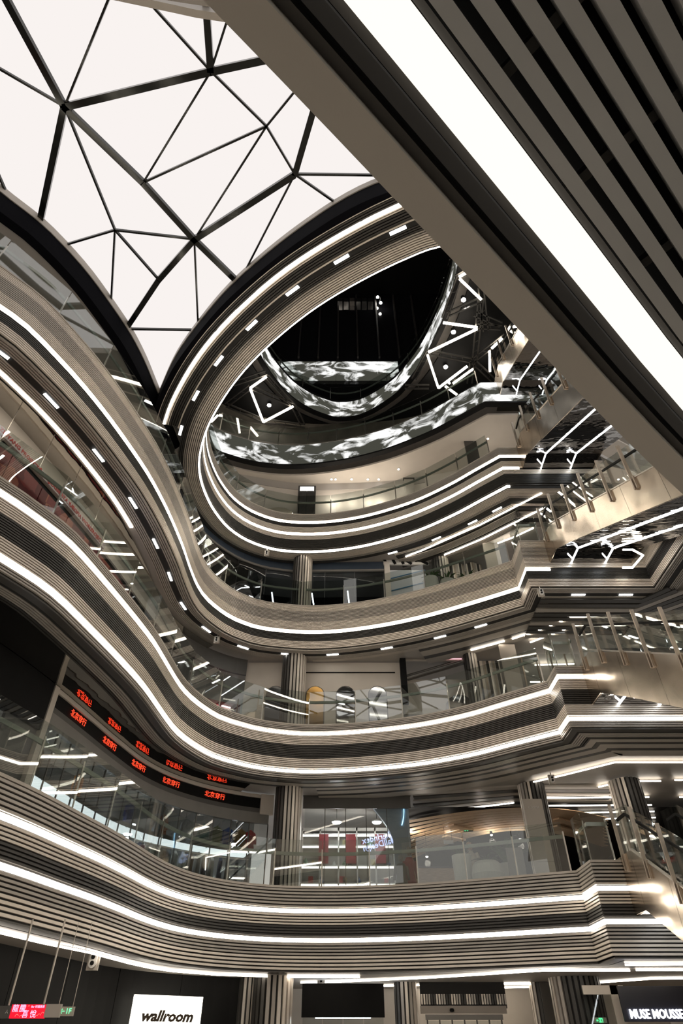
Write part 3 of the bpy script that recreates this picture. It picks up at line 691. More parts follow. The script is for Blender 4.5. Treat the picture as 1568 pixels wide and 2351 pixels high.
text_mesh('lettering', 'MUSE MOUSSE', .29, emat('white_blue_letters', (.86, .88, 1.0), 3.0), (q.x, q.y, q.z), (R(90), 0, 0), t, .02, 0, .005, 'LEFT', sx=.82)
structure(box('wall_right', 12.3, 12.45, 8.0, 30, 0, 3.42, M_WALL))

# ------------------------------------------------------------------ second floor: clothes shop with LED tickers
ta, tb = sf_gs(-7.72, 15.5), sf_gs(-2.75, 24.8)
t = thing('storefront', 'curved glass front of the clothes shop under a black ticker band', 'shop front')
sub = subpath(SF, ta, tb)
sweep('grey_band', sub, rect(-.05, .1, 8.0, 8.36), M_MGREY, t)
sweep('dark_band', sub, rect(-.02, .1, 8.36, 8.52), M_DGREY, t)
sweep('ticker_band', sub, rect(0, .1, 8.52, 8.88), M_BLK, t)
sweep('beige_band', sub, rect(-.06, .1, 8.88, 9.0), M_WALL, t)
curved_panels(t, 'window_pane', SF, ta, tb, 16, .02, .035, 5.6, 8.0, M_SHOP)
uprights(t, 'mullion', SF, ta, tb, 16, .03, 5.6, 8.0, .035, M_SMD)
p, d = along(SF, ta - .05); bar('corner_post', (p.x, p.y, 5.6), (p.x, p.y, 9.0), .2, .2, M_WALL, t, up=(-d.y, d.x, 0))
p, d = along(SF, tb - .1); bar('end_post', (p.x, p.y - .05, 8.3), (p.x, p.y - .05, 9.0), .5, .2, M_WALL, t, up=(-d.y, d.x, 0))
for i, (u, v) in enumerate(((197, 1648), (268, 1707), (336, 1757), (419, 1790), (518, 1815))):
    q = at_z(u, v, 8.7); s_ = nearest_s(SF, q.x, q.y); p, d = along(SF, s_); n_ = Vector((-d.y, d.x))
    k = text_mesh('ticker_text', '北京穿行', .215, M_REDLED, (p.x - n_.x * .02, p.y - n_.y * .02, 8.7), FR(d), None, .004, 0, 0)
    tag(k, 'red LED characters glowing on the black ticker band of the clothes shop', 'sign', 'red ticker texts')
# mirror ceilings inside the balcony edges
def mirror_strip(path, o0, sf, s0, s1, z, label):
    a = subpath(offset(path, o0), s0, s1); n = 40
    A = [along(a, cumlen(a)[-1] * i / n)[0] for i in range(n + 1)]
    B = [along(sf, nearest_s(sf, p.x, p.y))[0] for p in A]
    t = thing('mirror_ceiling', label, 'ceiling')
    for i in range(0, n, 4): strip('mirror_panel', A[i:i + 5], B[i:i + 5], z, z + .02, M_MIR, t)
mirror_strip(P3, .82, SF, 3.0, nearest_s(P3, -2.6, 22.7), 9.01, 'mirror ceiling strip above the clothes shop, reflecting its red texts')
mirror_strip(P4, 1.1, SF3, 3.0, nearest_s(P4, -4.6, 21.8), 14.27, 'mirror ceiling strip above the red poster shop')
# inside the clothes shop
t = thing('light_shelf', 'long curved white light shelf above the clothes rails', 'shelf')
sweep('shelf_board', subpath(SF, ta + .1, tb - .3), rect(.75, 1.5, 7.18, 7.3), M_DGREY, t)
curved_panels(t, 'light_panel', offset(SF, 0), ta + .15, tb - .4, 7, .78, 1.45, 7.14, 7.18, M_WPANEL, .03)
t = thing('clothes_rail', 'curved steel clothes rail below the white light shelf', 'rail')
sweep('rail', subpath(SF, ta + .1, tb - .3), rect(1.0, 1.03, 6.98, 7.01), M_STEEL, t)
structure(sweep('wall_left', offset(subpath(SF, ta - 3.5, tb), 3.4), rect(0, .1, 5.6, 9.08), M_DGREY))
def garment(p, d, z, h, w, mat, label, group, arms=True):
    """a garment on a hanger: shoulders, sleeves, flared body"""
    n = Vector((-d.y, d.x)); b = MB()
    def P(a, zz, o): q = p + d * a + n * o; return (q.x, q.y, zz)
    rows = [(0, .0), (.10, .05), (.45, .16), (.5, .22), (.40, .5), (.42, .8), (.46, 1.0)]
    vs = []
    for hw, f in rows:
        th = .05 + .03 * f
        vs += [P(-hw * w, z - h * f, -th), P(hw * w, z - h * f, -th), P(hw * w, z - h * f, th), P(-hw * w, z - h * f, th)]
    fs = []
    for k in range(len(rows) - 1):
        for j in range(4): fs.append((4 * k + j, 4 * k + (j + 1) % 4, 4 * k + 4 + (j + 1) % 4, 4 * k + 4 + j))
    fs.append((len(vs) - 4, len(vs) - 3, len(vs) - 2, len(vs) - 1)); b.add(vs, fs)
    if arms:
        for sg_ in (-1, 1): b.tube(P(sg_ * .42 * w, z - h * .2, 0), P(sg_ * .62 * w, z - h * .72, 0), .06, 6, .045)
    o = b.build('garment', mat); tag(o, label, 'clothing', group)
    return o
GC = [(.02, .02, .022), (.035, .04, .05), (.15, .15, .14), (.07, .075, .055), (.35, .34, .31), (.02, .03, .07), (.10, .06, .035), (.06, .08, .10)]
GM = [pmat('cloth_%d' % i, c, .9, 0, .2, 12) for i, c in enumerate(GC)]
nG = 40
for i in range(nG):
    s_ = ta + .5 + (tb - ta - 1.3) * i / (nG - 1) + random.uniform(-.05, .05); p, d = along(SF, s_); n_ = Vector((-d.y, d.x))
    garment(p + n_ * 1.02, Vector((d.x * .2 + n_.x * .98, d.y * .2 + n_.y * .98)), 6.97, random.uniform(.85, 1.2), .5, random.choice(GM), 'dark garment hanging on the rail below the white light shelf', 'garments on the curved rail')
UC = [('yellow', (.62, .48, .03), 365, 1705), ('brown tweed', (.16, .12, .09), 425, 1725), ('orange', (.45, .16, .03), 540 - 330, 1810 - 10), ('navy striped', (.03, .04, .16), 372, 1855), ('grey blue', (.12, .16, .2), 424, 1872), ('rust', (.25, .09, .04), 446, 1872), ('pale grey', (.25, .25, .26), 478, 1885), ('teal and gold', (.08, .14, .13), 508, 1895), ('olive patterned', (.11, .12, .05), 530, 1900), ('royal blue', (.03, .06, .2), 546, 1905), ('camel', (.28, .17, .07), 572, 1908), ('crimson', (.33, .02, .03), 601, 1905)]
UC[0] = ('yellow', (.62, .48, .03), 142, 1718); UC[1] = ('brown tweed', (.16, .12, .09), 166, 1735); UC[2] = ('orange', (.5, .18, .03), 208, 1800)
for nm_, c_, u, v in UC:
    q = at_z(u, v, 7.65); s_ = nearest_s(SF, q.x, q.y); p, d = along(SF, min(max(s_, ta + .3), tb - .4)); n_ = Vector((-d.y, d.x))
    garment(p + n_ * .9, d, 7.98, .66, .36, pmat('cloth_' + nm_.replace(' ', '_'), c_, .9, 0, .25, 10), nm_ + ' garment displayed above the white light shelf', 'garments above the light shelf')
for i, (u, v) in enumerate(((118, 1745), (168, 1795), (327, 1843), (410, 1863), (492, 1885), (591, 1888), (300, 1918))):
    q = at_z(u, v, 7.75 if i < 6 else 7.0); s_ = nearest_s(SF, q.x, q.y); p, d = along(SF, s_); n_ = Vector((-d.y, d.x)); p = p + n_ * 1.9
    t = thing('pendant_lamp', 'small bright pendant lamp inside the clothes shop', 'lamp', (p.x, p.y, 7.7 if i < 6 else 6.9), 'clothes shop pendant lamps')
    MB().lathe([(.05, .12), (.17, .0), (.17, -.02)], 14).build('shade', M_SMD, t); MB().lathe([(.15, -.02), (.15, -.06), (.05, -.08)], 14).build('bulb', M_LAMP, t); glow(t, 22, -.22, (.9, .95, 1))
    tube('cord', (0, 0, .12), (0, 0, 1.3), .008, M_BLK, t)
# dark corner left of the clothes shop with a lit sign
t = thing('storefront', 'dark recessed shop front left of the clothes shop', 'shop front')
sb0, sb1 = sf_gs(-10.6, 8), ta - .2
sweep('black_header', subpath(SF, sb0, sb1), rect(-.1, .1, 7.75, 9.0), M_BLK, t)
sweep('brown_panel', subpath(SF, sb1 - 1.2, sb1), rect(0, .1, 5.6, 7.75), M_DGREY, t)
sweep('grey_panel', subpath(SF, sb1 - 2.4, sb1 - 1.2), rect(.05, .1, 5.6, 7.4), M_MGREY, t)
sweep('pale_strip', subpath(SF, sb0, sb1 - 1.7), rect(-.04, .1, 7.4, 7.75), M_SML, t)
curved_panels(t, 'window_pane', SF, sb0, sb1 - 2.4, 3, .05, .06, 5.6, 7.4, M_SHOP)
q = at_z(0, 1716, 6.55); s_ = nearest_s(SF, q.x, q.y); p, d = along(SF, s_)
t = thing('light_box_sign', 'small white light box sign with a black curl in the dark shop front', 'sign', (p.x + .12, p.y, 6.55), None, math.atan2(d.y, d.x))
box('box', -.3, .3, -.08, 0, -.28, .28, emat('white_sign', (.95, .98, 1.0), 1.2), t)
mb = MB()
for k in range(10):
    a0 = -2.2 + k * .34; a1 = a0 + .34
    mb.bar((.02 + .12 * math.cos(a0), -.09, .1 * math.sin(a0)), (.02 + .12 * math.cos(a1), -.09, .1 * math.sin(a1)), .012, .035)
mb.build('curl', M_BLK, t)

# ------------------------------------------------------------------ second floor: shop with lit shelves
t = thing('storefront', 'glass shop front with a broad grey shutter box, showing lit shelves', 'shop front')
pbox('shutter_box', 696, 942, 1828, 1856, 25.0, M_DGREY, t); pbox('head_rail', 696, 942, 1816, 1828, 24.98, M_SMD, t)
x0, x1, y0, y1, z0, z1 = px(696, 940, 1856, 2040, 25.05)
for i in range(5):
    xa = x0 + (x1 - x0) * i / 5; box('window_pane', xa + .012, xa + (x1 - x0) / 5 - .012, 25.05, 25.062, 5.6, z1, M_SHOP, t)
    if i: box('mullion', xa - .012, xa + .012, 25.04, 25.07, 5.6, z1, M_SMD, t)
t = thing('shelf_unit', 'wall of lit display shelves behind the shop glass', 'shelf')
ys = 27.6
xs0 = at_y(692, 1960, ys).x; xs1 = at_y(905, 1960, ys).x
rows = [at_y(800, v, ys).z for v in (1919, 1945, 1992, 2033)]
box('back_board', xs0, xs1, ys + .4, ys + .45, 5.6, rows[0] + .3, M_MGREY, t)
for z in rows:
    box('shelf_board', xs0, xs1, ys, ys + .4, z + .05, z + .09, M_WHT, t); box('shelf_light', xs0, xs1, ys, ys + .04, z - .02, z + .045, M_SHELF, t)
for i in range(6):
    xa = xs0 + (xs1 - xs0) * i / 5; box('upright', xa - .03, xa + .03, ys - .02, ys + .4, 5.6, rows[0] + .3, M_SML, t)
box('top_board', xs0, xs1, ys - .02, ys + .4, rows[0] + .18, rows[0] + .3, M_SML, t)
for u0, u1 in ((732, 754), (793, 817), (862, 885)):
    tag(pbox('red_panel', u0, u1, 1915, 1982, ys - .07, M_RED, None, .05), 'dark red hanging panel before the lit shelves', 'banner', 'dark red panels')
for i in range(30):
    zi = random.choice(rows[1:] + [5.55]); xa = random.uniform(xs0 + .1, xs1 - .2); h = random.uniform(.12, .3)
    b = MB(); w = random.uniform(.05, .11)
    if i % 3: b.lathe([(w * .8, 0), (w, h * .2), (w * .9, h * .6), (w * .4, h * .8), (w * .35, h)], 10, (xa, ys + .15, zi + .095))
    else: b.box(xa - w, xa + w, ys + .05, ys + .25, zi + .095, zi + .095 + h * .8)
    o = b.build('shelf_product', pmat('product_%d' % (i % 6), ((.3, .05, .04), (.5, .5, .46), (.06, .1, .2), (.3, .24, .1), (.08, .08, .08), (.1, .2, .12))[i % 6], .5, 0, .1, 5))
    tag(o, 'small product standing on the lit display shelves', 'product', 'products on the lit shelves')
for u in (773, 865):
    q = at_y(u, 1887, 26.6)
    t = thing('pendant_lamp', 'round white pendant lamp above the lit display shelves', 'lamp', (q.x, q.y, q.z), 'shelf shop pendant lamps')
    MB().lathe([(.06, .1), (.2, .02), (.2, -.01)], 16).build('shade', M_WHT, t); MB().lathe([(.18, -.01), (.16, -.05), (.05, -.06)], 16).build('bulb', M_LAMP, t); glow(t, 30, -.25, (.95, .97, 1)); tube('cord', (0, 0, .1), (0, 0, .7), .008, M_BLK, t)
t = thing('sign_reflection', 'reflection in the shop glass, built as blue white mirror-written lettering with a round logo', 'sign')  # reflection of a sign elsewhere, built as glowing letters behind the glass
q = at_y(872, 1922, 25.4); text_mesh('lettering', 'BakerIndex', .30, M_BLUREFL, (q.x, q.y, q.z), (R(90), R(-12), 0), t, .004, 0, .004, mirror=True)
q = at_y(872, 1938, 25.4); text_mesh('lettering', 'MallDesign', .30, M_BLUREFL, (q.x, q.y, q.z), (R(90), R(-14), 0), t, .004, 0, .004, mirror=True)
q = at_y(918, 1925, 25.4); mb = MB()
for k in range(18):
    a0 = 2 * math.pi * k / 18; a1 = 2 * math.pi * (k + 1) / 18; mb.bar((q.x + .15 * math.cos(a0), q.y, q.z + .15 * math.sin(a0)), (q.x + .15 * math.cos(a1), q.y, q.z + .15 * math.sin(a1)), .02, .03)
for a_, b_ in (((-.1, -.08), (0, .1)), ((0, .1), (.1, -.08)), ((-.07, -.02), (.08, -.02))): mb.bar((q.x + a_[0], q.y, q.z + a_[1]), (q.x + b_[0], q.y, q.z + b_[1]), .02, .04)
mb.build('logo', M_BLUREFL, t)
# curved pale wing wall with a blue glow, and display mannequins
t = thing('wing_wall', 'curved pale wing wall with a thin blue light line beside the lit shelves', 'wall')
x0, x1, y0, y1, z0, z1 = px(905, 944, 1855, 2042, 25.3)
b = MB(); n = 10; prof = []
for i in range(n + 1):
    f = i / n; prof.append((x0 - 1.1 * max(0, f - .55) ** 1.5 * 2.2, z0 + (z1 - z0) * f))
vs = [(a, 25.3, z) for a, z in prof] + [(x1, 25.3, z) for a, z in prof] + [(a, 25.5, z) for a, z in prof] + [(x1, 25.5, z) for a, z in prof]; m = n + 1; fs = []
for i in range(n): fs += [(i, m + i, m + i + 1, i + 1), (2 * m + i, 2 * m + i + 1, 3 * m + i + 1, 3 * m + i), (i, i + 1, 2 * m + i + 1, 2 * m + i), (m + i, 3 * m + i, 3 * m + i + 1, m + i + 1)]
mesh('wall_board', vs, fs, pmat('pale_blue_grey', (.33, .37, .41), .6, 0, .05, 2), t)
mb = MB()
for i in range(8):
    f0, f1 = i / 8, (i + 1) / 8; mb.bar((x1 - .18 - .22 * f1 ** 2 * 0 - .12 * (1 - f0) ** 2, 25.28, z1 - .62 + .6 * f0), (x1 - .18 - .12 * (1 - f1) ** 2, 25.28, z1 - .62 + .6 * f1), .02, .03)
mb.build('light_line', emat('sky_blue_led', (.35, .7, 1.0), 2.5), t)
def mannequin(x, y, z, mat, label, h=1.6):
    t = thing('mannequin', label, 'mannequin', (x, y, z))
    b = MB(); b.lathe([(.02, .72 * h), (.12, .73 * h), (.17, .68 * h), (.2, .6 * h), (.155, .45 * h), (.21, .3 * h), (.24, .12 * h)], 14); b.build('coat', mat, t, True)
    MB().lathe([(.0, .76 * h), (.07, .78 * h), (.09, .85 * h), (.07, .92 * h), (.0, .94 * h)], 12).build('head', M_MGREY, t, True)
    b = MB()
    for sx in (-1, 1): b.tube((sx * .19, 0, .66 * h), (sx * .25, -.03, .35 * h), .06, 8, .045)
    b.build('sleeve', mat, t, True); MB().lathe([(.18, -.0), (.18, .03), (.02, .04), (.02, .2 * h)], 12).build('stand', M_STEEL, t)
q = at_y(937, 1970, 25.1); mannequin(q.x, 24.72, 5.6, M_RED, 'mannequin in a long dark red coat beside the blue light line', 1.75)
q = at_y(924, 1985, 24.7); mannequin(q.x - .1, 24.2, 5.6, GM[3], 'mannequin in dark green clothes beside the red one', 1.35)

# ------------------------------------------------------------------ second floor: cafe under an oak slat ceiling
t = thing('oak_ceiling', 'curved oak board ceiling of the cafe', 'ceiling')
for i in range(10):
    pts = [(905, 1893 + i * 10.5), (945, 1886 + i * 9.2), (1060, 1868 + i * 6.4), (1185, 1858 + i * 5.2), (1300, 1862 + i * 6.0), (1390, 1880 + i * 7.0)]
    w0 = smooth_path([tuple(at_z(u, v, 8.55).xy) for u, v in pts], .5)
    sweep('oak_board', w0, rect(-.14, .14, 8.55, 8.57), M_WOOD, t)
    if i in (3, 6): 
        for f in (.3, .72): p, d = along(w0, cumlen(w0)[-1] * f); bar('oak_tie', (p.x, p.y, 8.5), (p.x + .9, p.y + .7, 8.5), .3, .06, M_WOOD, t)
structure(mesh('ceiling', [(2.4, 25.2, 8.72), (16, 25.2, 8.72), (16, 38, 8.72), (2.4, 38, 8.72)], [(0, 1, 2, 3)], M_BLK))
structure(box('wall_back', 1.5, 16, 37.5, 37.6, 5.6, 8.8, M_BLK)); structure(box('wall_right', 16, 16.1, 19, 37.6, 5.6, 8.8, M_DGREY))
structure(mesh('floor', [(1.5, 24.9, 5.57), (16, 24.9, 5.57), (16, 38, 5.57), (1.5, 38, 5.57)], [(0, 1, 2, 3)], M_WOOD))
t = thing('counter', 'long brown panelled cafe counter', 'counter'); pbox('front_panel', 950, 1052, 1992, 2110, 26.2, M_WOOD, t, .5); pbox('top', 948, 1054, 1989, 1992, 26.15, M_DGREY, t, .6)
sl3 = 'thin warm light line in the ceiling beside the cafe'; g3 = 'second floor ceiling light lines'
for pts in ([(957, 1871), (1180, 1843)], [(942, 1883), (962, 1880)], [(1209, 1799), (1300, 1778), (1412, 1750), (1600, 1750)], [(1374, 1807), (1433, 1793), (1517, 1793)], [(1243, 1832), (1490, 1830)], [(1248, 1850), (1496, 1848)], [(1330, 1866), (1502, 1863)], [(1385, 1880), (1505, 1877)], [(1415, 1893), (1505, 1891)], [(1428, 1906), (1482, 1906)], [(1432, 1920), (1468, 1919)], [(1549, 1791), (1600, 1791)], [(1560, 1830), (1600, 1830)]):
    led_poly(pts, 9.0 if pts[0][1] < 1845 or pts[0][0] < 1000 else 8.66, .034, sl3, g3)
for i in range(7): # ceiling bands of the cafe corridor
    z_ = 9.04; pts = [(950, 1823 + i * 9), (1180, 1808 + i * 7), (1400, 1808 + i * 8)]
    o = sweep('ceiling_band', [at_z(u, v, z_).xy for u, v in pts], rect(-.16, .16, z_ - .02, z_ + .04), (M_SML, M_SMD)[i % 2]); tag(o, 'smooth metal band of the corridor ceiling before the cafe', 'ceiling band', 'corridor ceiling bands')
for u, v in ((1027, 1892), (1110, 1882), (944, 1909), (1128, 1916), (980, 1966), (1194, 1926), (1305, 1888)):
    q = at_y(u, v, 28.0); t = thing('spot_lamp', 'small round spot lamp under the oak ceiling of the cafe', 'lamp', (q.x, q.y, q.z), 'cafe spot lamps')
    tube('stem', (0, 0, .19), (0, 0, 8.72 - q.z), .008, M_BLK, t); MB().lathe([(.05, .2), (.06, 0)], 10).build('can', M_BLK, t); MB().lathe([(.05, .0), (.05, -.03), (.02, -.05)], 10).build('bulb', emat('spot_bulb', (1, .95, .88), 12), t); glow(t, 20, -.25)
t = thing('exit_sign', 'green running man exit sign under the oak ceiling', 'sign'); x0, x1, y0, y1, z0, z1 = px(1064, 1086, 1899, 1909, 27.5)
box('plate', x0, x1, 27.5, 27.54, z0, z1, M_DGREY, t); mb = MB()
for a, b in (((.1, .8), (.5, .8)), ((.1, .8), (.1, .1)), ((.3, .6), (.45, .1)), ((.3, .6), (.2, .1)), ((.3, .7), (.5, .5)), ((.6, .5), (.95, .5)), ((.8, .7), (.95, .5)), ((.8, .3), (.95, .5))):
    mb.bar((x0 + (x1 - x0) * a[0], 27.49, z0 + (z1 - z0) * a[1]), (x0 + (x1 - x0) * b[0], 27.49, z0 + (z1 - z0) * b[1]), .01, .03)
mb.build('pictogram', M_GRN, t)
t = thing('menu_board', 'small white board hanging in the cafe', 'sign'); x0, x1, y0, y1, z0, z1 = px(1019, 1041, 1929, 1937, 27.2); box('board', x0, x1, y0, y0 + .03, z0, z1, M_WHT, t)
for xx in (x0 + .05, x1 - .05): tube('wire', (xx, 27.21, z1), (xx, 27.21, 8.72), .006, M_BLK, t)
# planters and plants
def leafplant(x, y, z, r, h, n, label, wide=.06, droop=.5):
    t = thing('potted_plant', label, 'plant', (x, y, z))
    for i in range(n):
        a = random.uniform(0, 6.28); rr = r * random.uniform(.5, 1.0); hh = h * random.uniform(.55, 1.0); m = 6; vs = []; fs = []
        for k in range(m):
            f = k / (m - 1); rad = rr * f ** 1.2; zz = hh * (f - droop * f ** 2.6); w = wide * math.sin(math.pi * min(.98, f * .9 + .08))
            c = (math.cos(a) * rad, math.sin(a) * rad); vs += [(c[0] - math.sin(a) * w, c[1] + math.cos(a) * w, zz), (c[0], c[1], zz - w * .3), (c[0] + math.sin(a) * w, c[1] - math.cos(a) * w, zz)]
        for k in range(m - 1): fs += [(3 * k, 3 * k + 1, 3 * k + 4, 3 * k + 3), (3 * k + 1, 3 * k + 2, 3 * k + 5, 3 * k + 4)]
        mesh('leaf', vs, fs, M_GREEN, t)
    return t
def pot(x, y, z, prof, label):
    t = thing('planter', label, 'planter', (x, y, z)); MB().lathe(prof, 28).build('body', M_POT, t, False)
    MB().lathe([(prof[-1][0] * .9, prof[-1][1] - .06), (prof[-1][0] * .9, prof[-1][1] - .03)], 20).build('soil', M_GAP, t); return t
q = at_y(1063, 2000, 23.6); pot(q.x, 23.6, 5.6, [(.29, 0), (.33, 1.05), (.33, 1.1), (.29, 1.1)], 'tall pale cylindrical planter at the cafe'); leafplant(q.x, 23.6, 6.6, .55, .7, 26, 'fern in the tall pale planter', .03)
q = at_y(1121, 2010, 23.2); pot(q.x, 23.2, 5.6, [(.32, 0), (.5, .22), (.55, .45), (.48, .72), (.38, .82), (.34, .82)], 'wide bulbous pale planter at the cafe'); leafplant(q.x, 23.2, 6.4, .6, .4, 30, 'low leafy plant in the wide planter', .04, .7)
q = at_y(1162, 1960, 25.4); pot(q.x, 25.4, 5.6, [(.35, 0), (.4, 1.15), (.4, 1.2), (.34, 1.2)], 'tall planter with the large cafe palm'); leafplant(q.x, 25.4, 6.7, 1.1, 1.9, 30, 'large dark palm in front of the oak ceiling', .12, .55)
# wayfinding totem and cafe partition
t = thing('wayfinding_totem', 'tall plain beige wayfinding totem beside the cafe column', 'totem')
x0, x1, y0, y1, z0, z1 = px(1207, 1262, 1834, 2016, 22.6); x1 = x0 + (x1 - x0) * .82
for k, (za, zc) in enumerate(((5.6, 6.3), (6.31, 7.05), (7.06, z1))): box('panel', x0 + .14, x1 + .14, 22.6, 22.72, za, zc, pmat('totem_beige', (.47, .42, .36), .45, 0, .04, 2), t)
text_mesh('lettering', 'LUXEMA', .1, M_WHT, ((x0 + x1) / 2 + .14, 22.59, z1 - .28), (R(90), 0, 0), t, .003)
t = thing('partition', 'low grey partition panel at the cafe planters', 'partition'); pbox('panel', 1168, 1206, 1946, 2030, 23.0, M_MGREY, t, .08)

# ------------------------------------------------------------------ third floor
def muralmat(name, base, mid, light, scale, seed):
    m = bpy.data.materials.new(name); m.use_nodes = True; nt = m.node_tree; b = nt.nodes['Principled BSDF']; b.inputs['Roughness'].default_value = .5
    tc = nt.nodes.new('ShaderNodeTexCoord'); mp = nt.nodes.new('ShaderNodeMapping'); mp.inputs['Location'].default_value = (seed, seed, seed); mp.inputs['Scale'].default_value = (scale, scale, scale * .9)
    v = nt.nodes.new('ShaderNodeTexVoronoi'); v.inputs['Scale'].default_value = 1.0; v.distance = 'CHEBYCHEV'
    r = nt.nodes.new('ShaderNodeValToRGB'); r.color_ramp.interpolation = 'CONSTANT'
    r.color_ramp.elements[0].color = (*base, 1); r.color_ramp.elements[1].position = .45; r.color_ramp.elements[1].color = (*mid, 1)
    e = r.color_ramp.elements.new(.72); e.color = (*light, 1)
    se = nt.nodes.new('ShaderNodeSeparateColor')
    nt.links.new(tc.outputs['Object'], mp.inputs[0]); nt.links.new(mp.outputs[0], v.inputs['Vector']); nt.links.new(v.outputs['Color'], se.inputs[0]); nt.links.new(se.outputs[0], r.inputs[0]); nt.links.new(r.outputs[0], b.inputs['Base Color'])
    return m
M_MURAL = muralmat('red_poster_print', (.13, .012, .014), (.35, .10, .06), (.22, .03, .03), 2.2, 3.0)
M_PINK = pmat('pale_pink_print', (.52, .45, .45), .6, 0, .12, 1.5)
s3 = lambda x, y: nearest_s(SF3, x, y)
t = thing('storefront', 'red poster shop with a curving sign band', 'storefront')
curved_panels(t, 'poster_panel', SF3, 1.0, s3(-6.9, 19.6), 12, .0, .06, 11.0, 13.35, M_MURAL, .015)
sweep('pale_header', subpath(SF3, 1.0, s3(-6.4, 21.6)), rect(-.05, .1, 13.5, 13.75), M_WALL, t)
sweep('black_gap', subpath(SF3, 1.0, s3(-6.4, 21.6)), rect(.02, .1, 13.35, 13.5), M_BLK, t)
sweep('beige_wall', subpath(SF3, 1.0, s3(-6.4, 21.6)), rect(.0, .1, 13.75, 14.3), M_SML, t)
# pale rounded shapes printed on cut-out boards in front of the posters
for s_, w_, h_, zz in ((7.6, .75, .9, 11.4), (9.4, .6, 1.0, 11.3), (11.6, .7, .8, 11.35), (16.6, .9, .75, 11.3), (18.0, .8, .8, 11.25)):
    p, d = along(SF3, s_); n_ = Vector((-d.y, d.x)); vs = []; m = 14
    for o in (-.06, -.03):
        for k in range(m):
            a = 2 * math.pi * k / m; q = p + n_ * o + d * (w_ * math.copysign(abs(math.cos(a)) ** .7, math.cos(a))); vs.append((q.x, q.y, zz + h_ * (.5 + .5 * math.copysign(abs(math.sin(a)) ** .7, math.sin(a)))))
    mesh('cutout_shape', vs, [tuple(range(m)), tuple(range(2 * m - 1, m - 1, -1))] + [(k, (k + 1) % m, m + (k + 1) % m, m + k) for k in range(m)], M_PINK, t)
# sign band with red lettering
sgt = thing('sign_band', 'curved pale sign band with small red lettering, ZHIYANG PROJECT', 'sign')
q0 = at_z(0, 948, 13.62); q1 = at_z(258, 1242, 13.62)
sA0, sA1 = nearest_s(SF3, q0.x, q0.y), nearest_s(SF3, q1.x, q1.y)
bp_ = offset(SF3, -.35); sweep('band', subpath(bp_, max(0, sA0 - 2), sA1), rect(-.03, .03, 13.2, 13.4), M_PINK, sgt)
M_RTXT = pmat('red_lettering', (.42, .03, .02), .6)
for txt, f in (('CODE', -.06), ('ZHIYANG PROJECT', .2), ('GLASSBAY', .5), ('A.Y.-K', .62), ('UTOPIA WORLD', .74), ('PROJECT', .9)):
    p, d = along(bp_, sA0 + (sA1 - sA0) * f); n_ = Vector((-d.y, d.x)); text_mesh('lettering', txt, .17, M_RTXT, (p.x - n_.x * .04, p.y - n_.y * .04, 13.3), FR(d), sgt, .003, 0, .004)
for f in (.33, .38, .43):
    p, d = along(bp_, sA0 + (sA1 - sA0) * f); n_ = Vector((-d.y, d.x)); bar('red_slash', (p.x - n_.x * .035, p.y - n_.y * .035, 13.22), (p.x - n_.x * .035 + d.x * .16, p.y - n_.y * .035 + d.y * .16, 13.38), .02, .07, M_RTXT, sgt)
for f in (.1, .35, .6, .85):
    p, d = along(bp_, sA0 + (sA1 - sA0) * f); tube('hanger', (p.x, p.y, 13.4), (p.x, p.y, 14.27), .01, M_STEEL, sgt)
# white and red advertising screen
q = at_z(300, 1385, 12.0); s_ = nearest_s(SF3, q.x, q.y)
t = thing('advert_screen', 'white advertising screen with red zigzag lines beside the red poster shop', 'screen')
sweep('screen', subpath(SF3, s_ - 1.1, s_ + 1.1), rect(-.12, -.05, 11.35, 12.75), emat('white_red_screen', (.80, .82, .95), .8), t)
sweep('frame', subpath(SF3, s_ - 1.16, s_ + 1.16), rect(-.05, .0, 11.3, 12.8), M_RED, t)
mb = MB(); random.seed(4); prev = None
for k in range(11):
    p, d = along(SF3, s_ - 1 + 2 * k / 10); n_ = Vector((-d.y, d.x)); c = Vector((p.x - n_.x * .13, p.y - n_.y * .13, 12.05 + random.uniform(-.45, .45)))
    if prev is not None: mb.bar(prev, c, .02, .05)
    prev = c
mb.build('zigzag_line', M_RTXT, t)
# plain wall, dark glazed corner with neon
t = thing('storefront', 'glazed corner shop with dark red interior and a thin neon line', 'storefront')
sC0, sC1 = s3(-6.4, 21.6), s3(-4.05, 23.95)
curved_panels(t, 'window_pane', SF3, sC0, sC1, 4, .02, .035, 11.0, 13.6, M_SHOP)
sweep('header', subpath(SF3, sC0, sC1), rect(-.02, .1, 13.6, 14.3), M_DGREY, t)
inner = offset(subpath(SF3, sC0 - 1, sC1), 1.6); sweep('red_backdrop', inner, rect(0, .08, 11.0, 13.0), M_RED, t)
curved_panels(t, 'pink_poster', offset(subpath(SF3, sC0 - .6, sC1 - .3), 1.2), .2, 3.6, 5, 0, .05, 11.05, 12.2, M_PINK, .03)
p, d = along(inner, cumlen(inner)[-1] * .86)
bar('neon_line', (p.x - d.x * .9, p.y - d.y * .9 - .1, 12.75), (p.x, p.y - .1, 12.75), .03, .04, emat('neon_red', (1, .03, .12), 4), t)
bar('tube_light', (p.x + d.x * .1, p.y + d.y * .1 - .1, 12.78), (p.x + d.x * .5, p.y + d.y * .5 - .1, 12.78), .03, .04, M_LEDW, t)
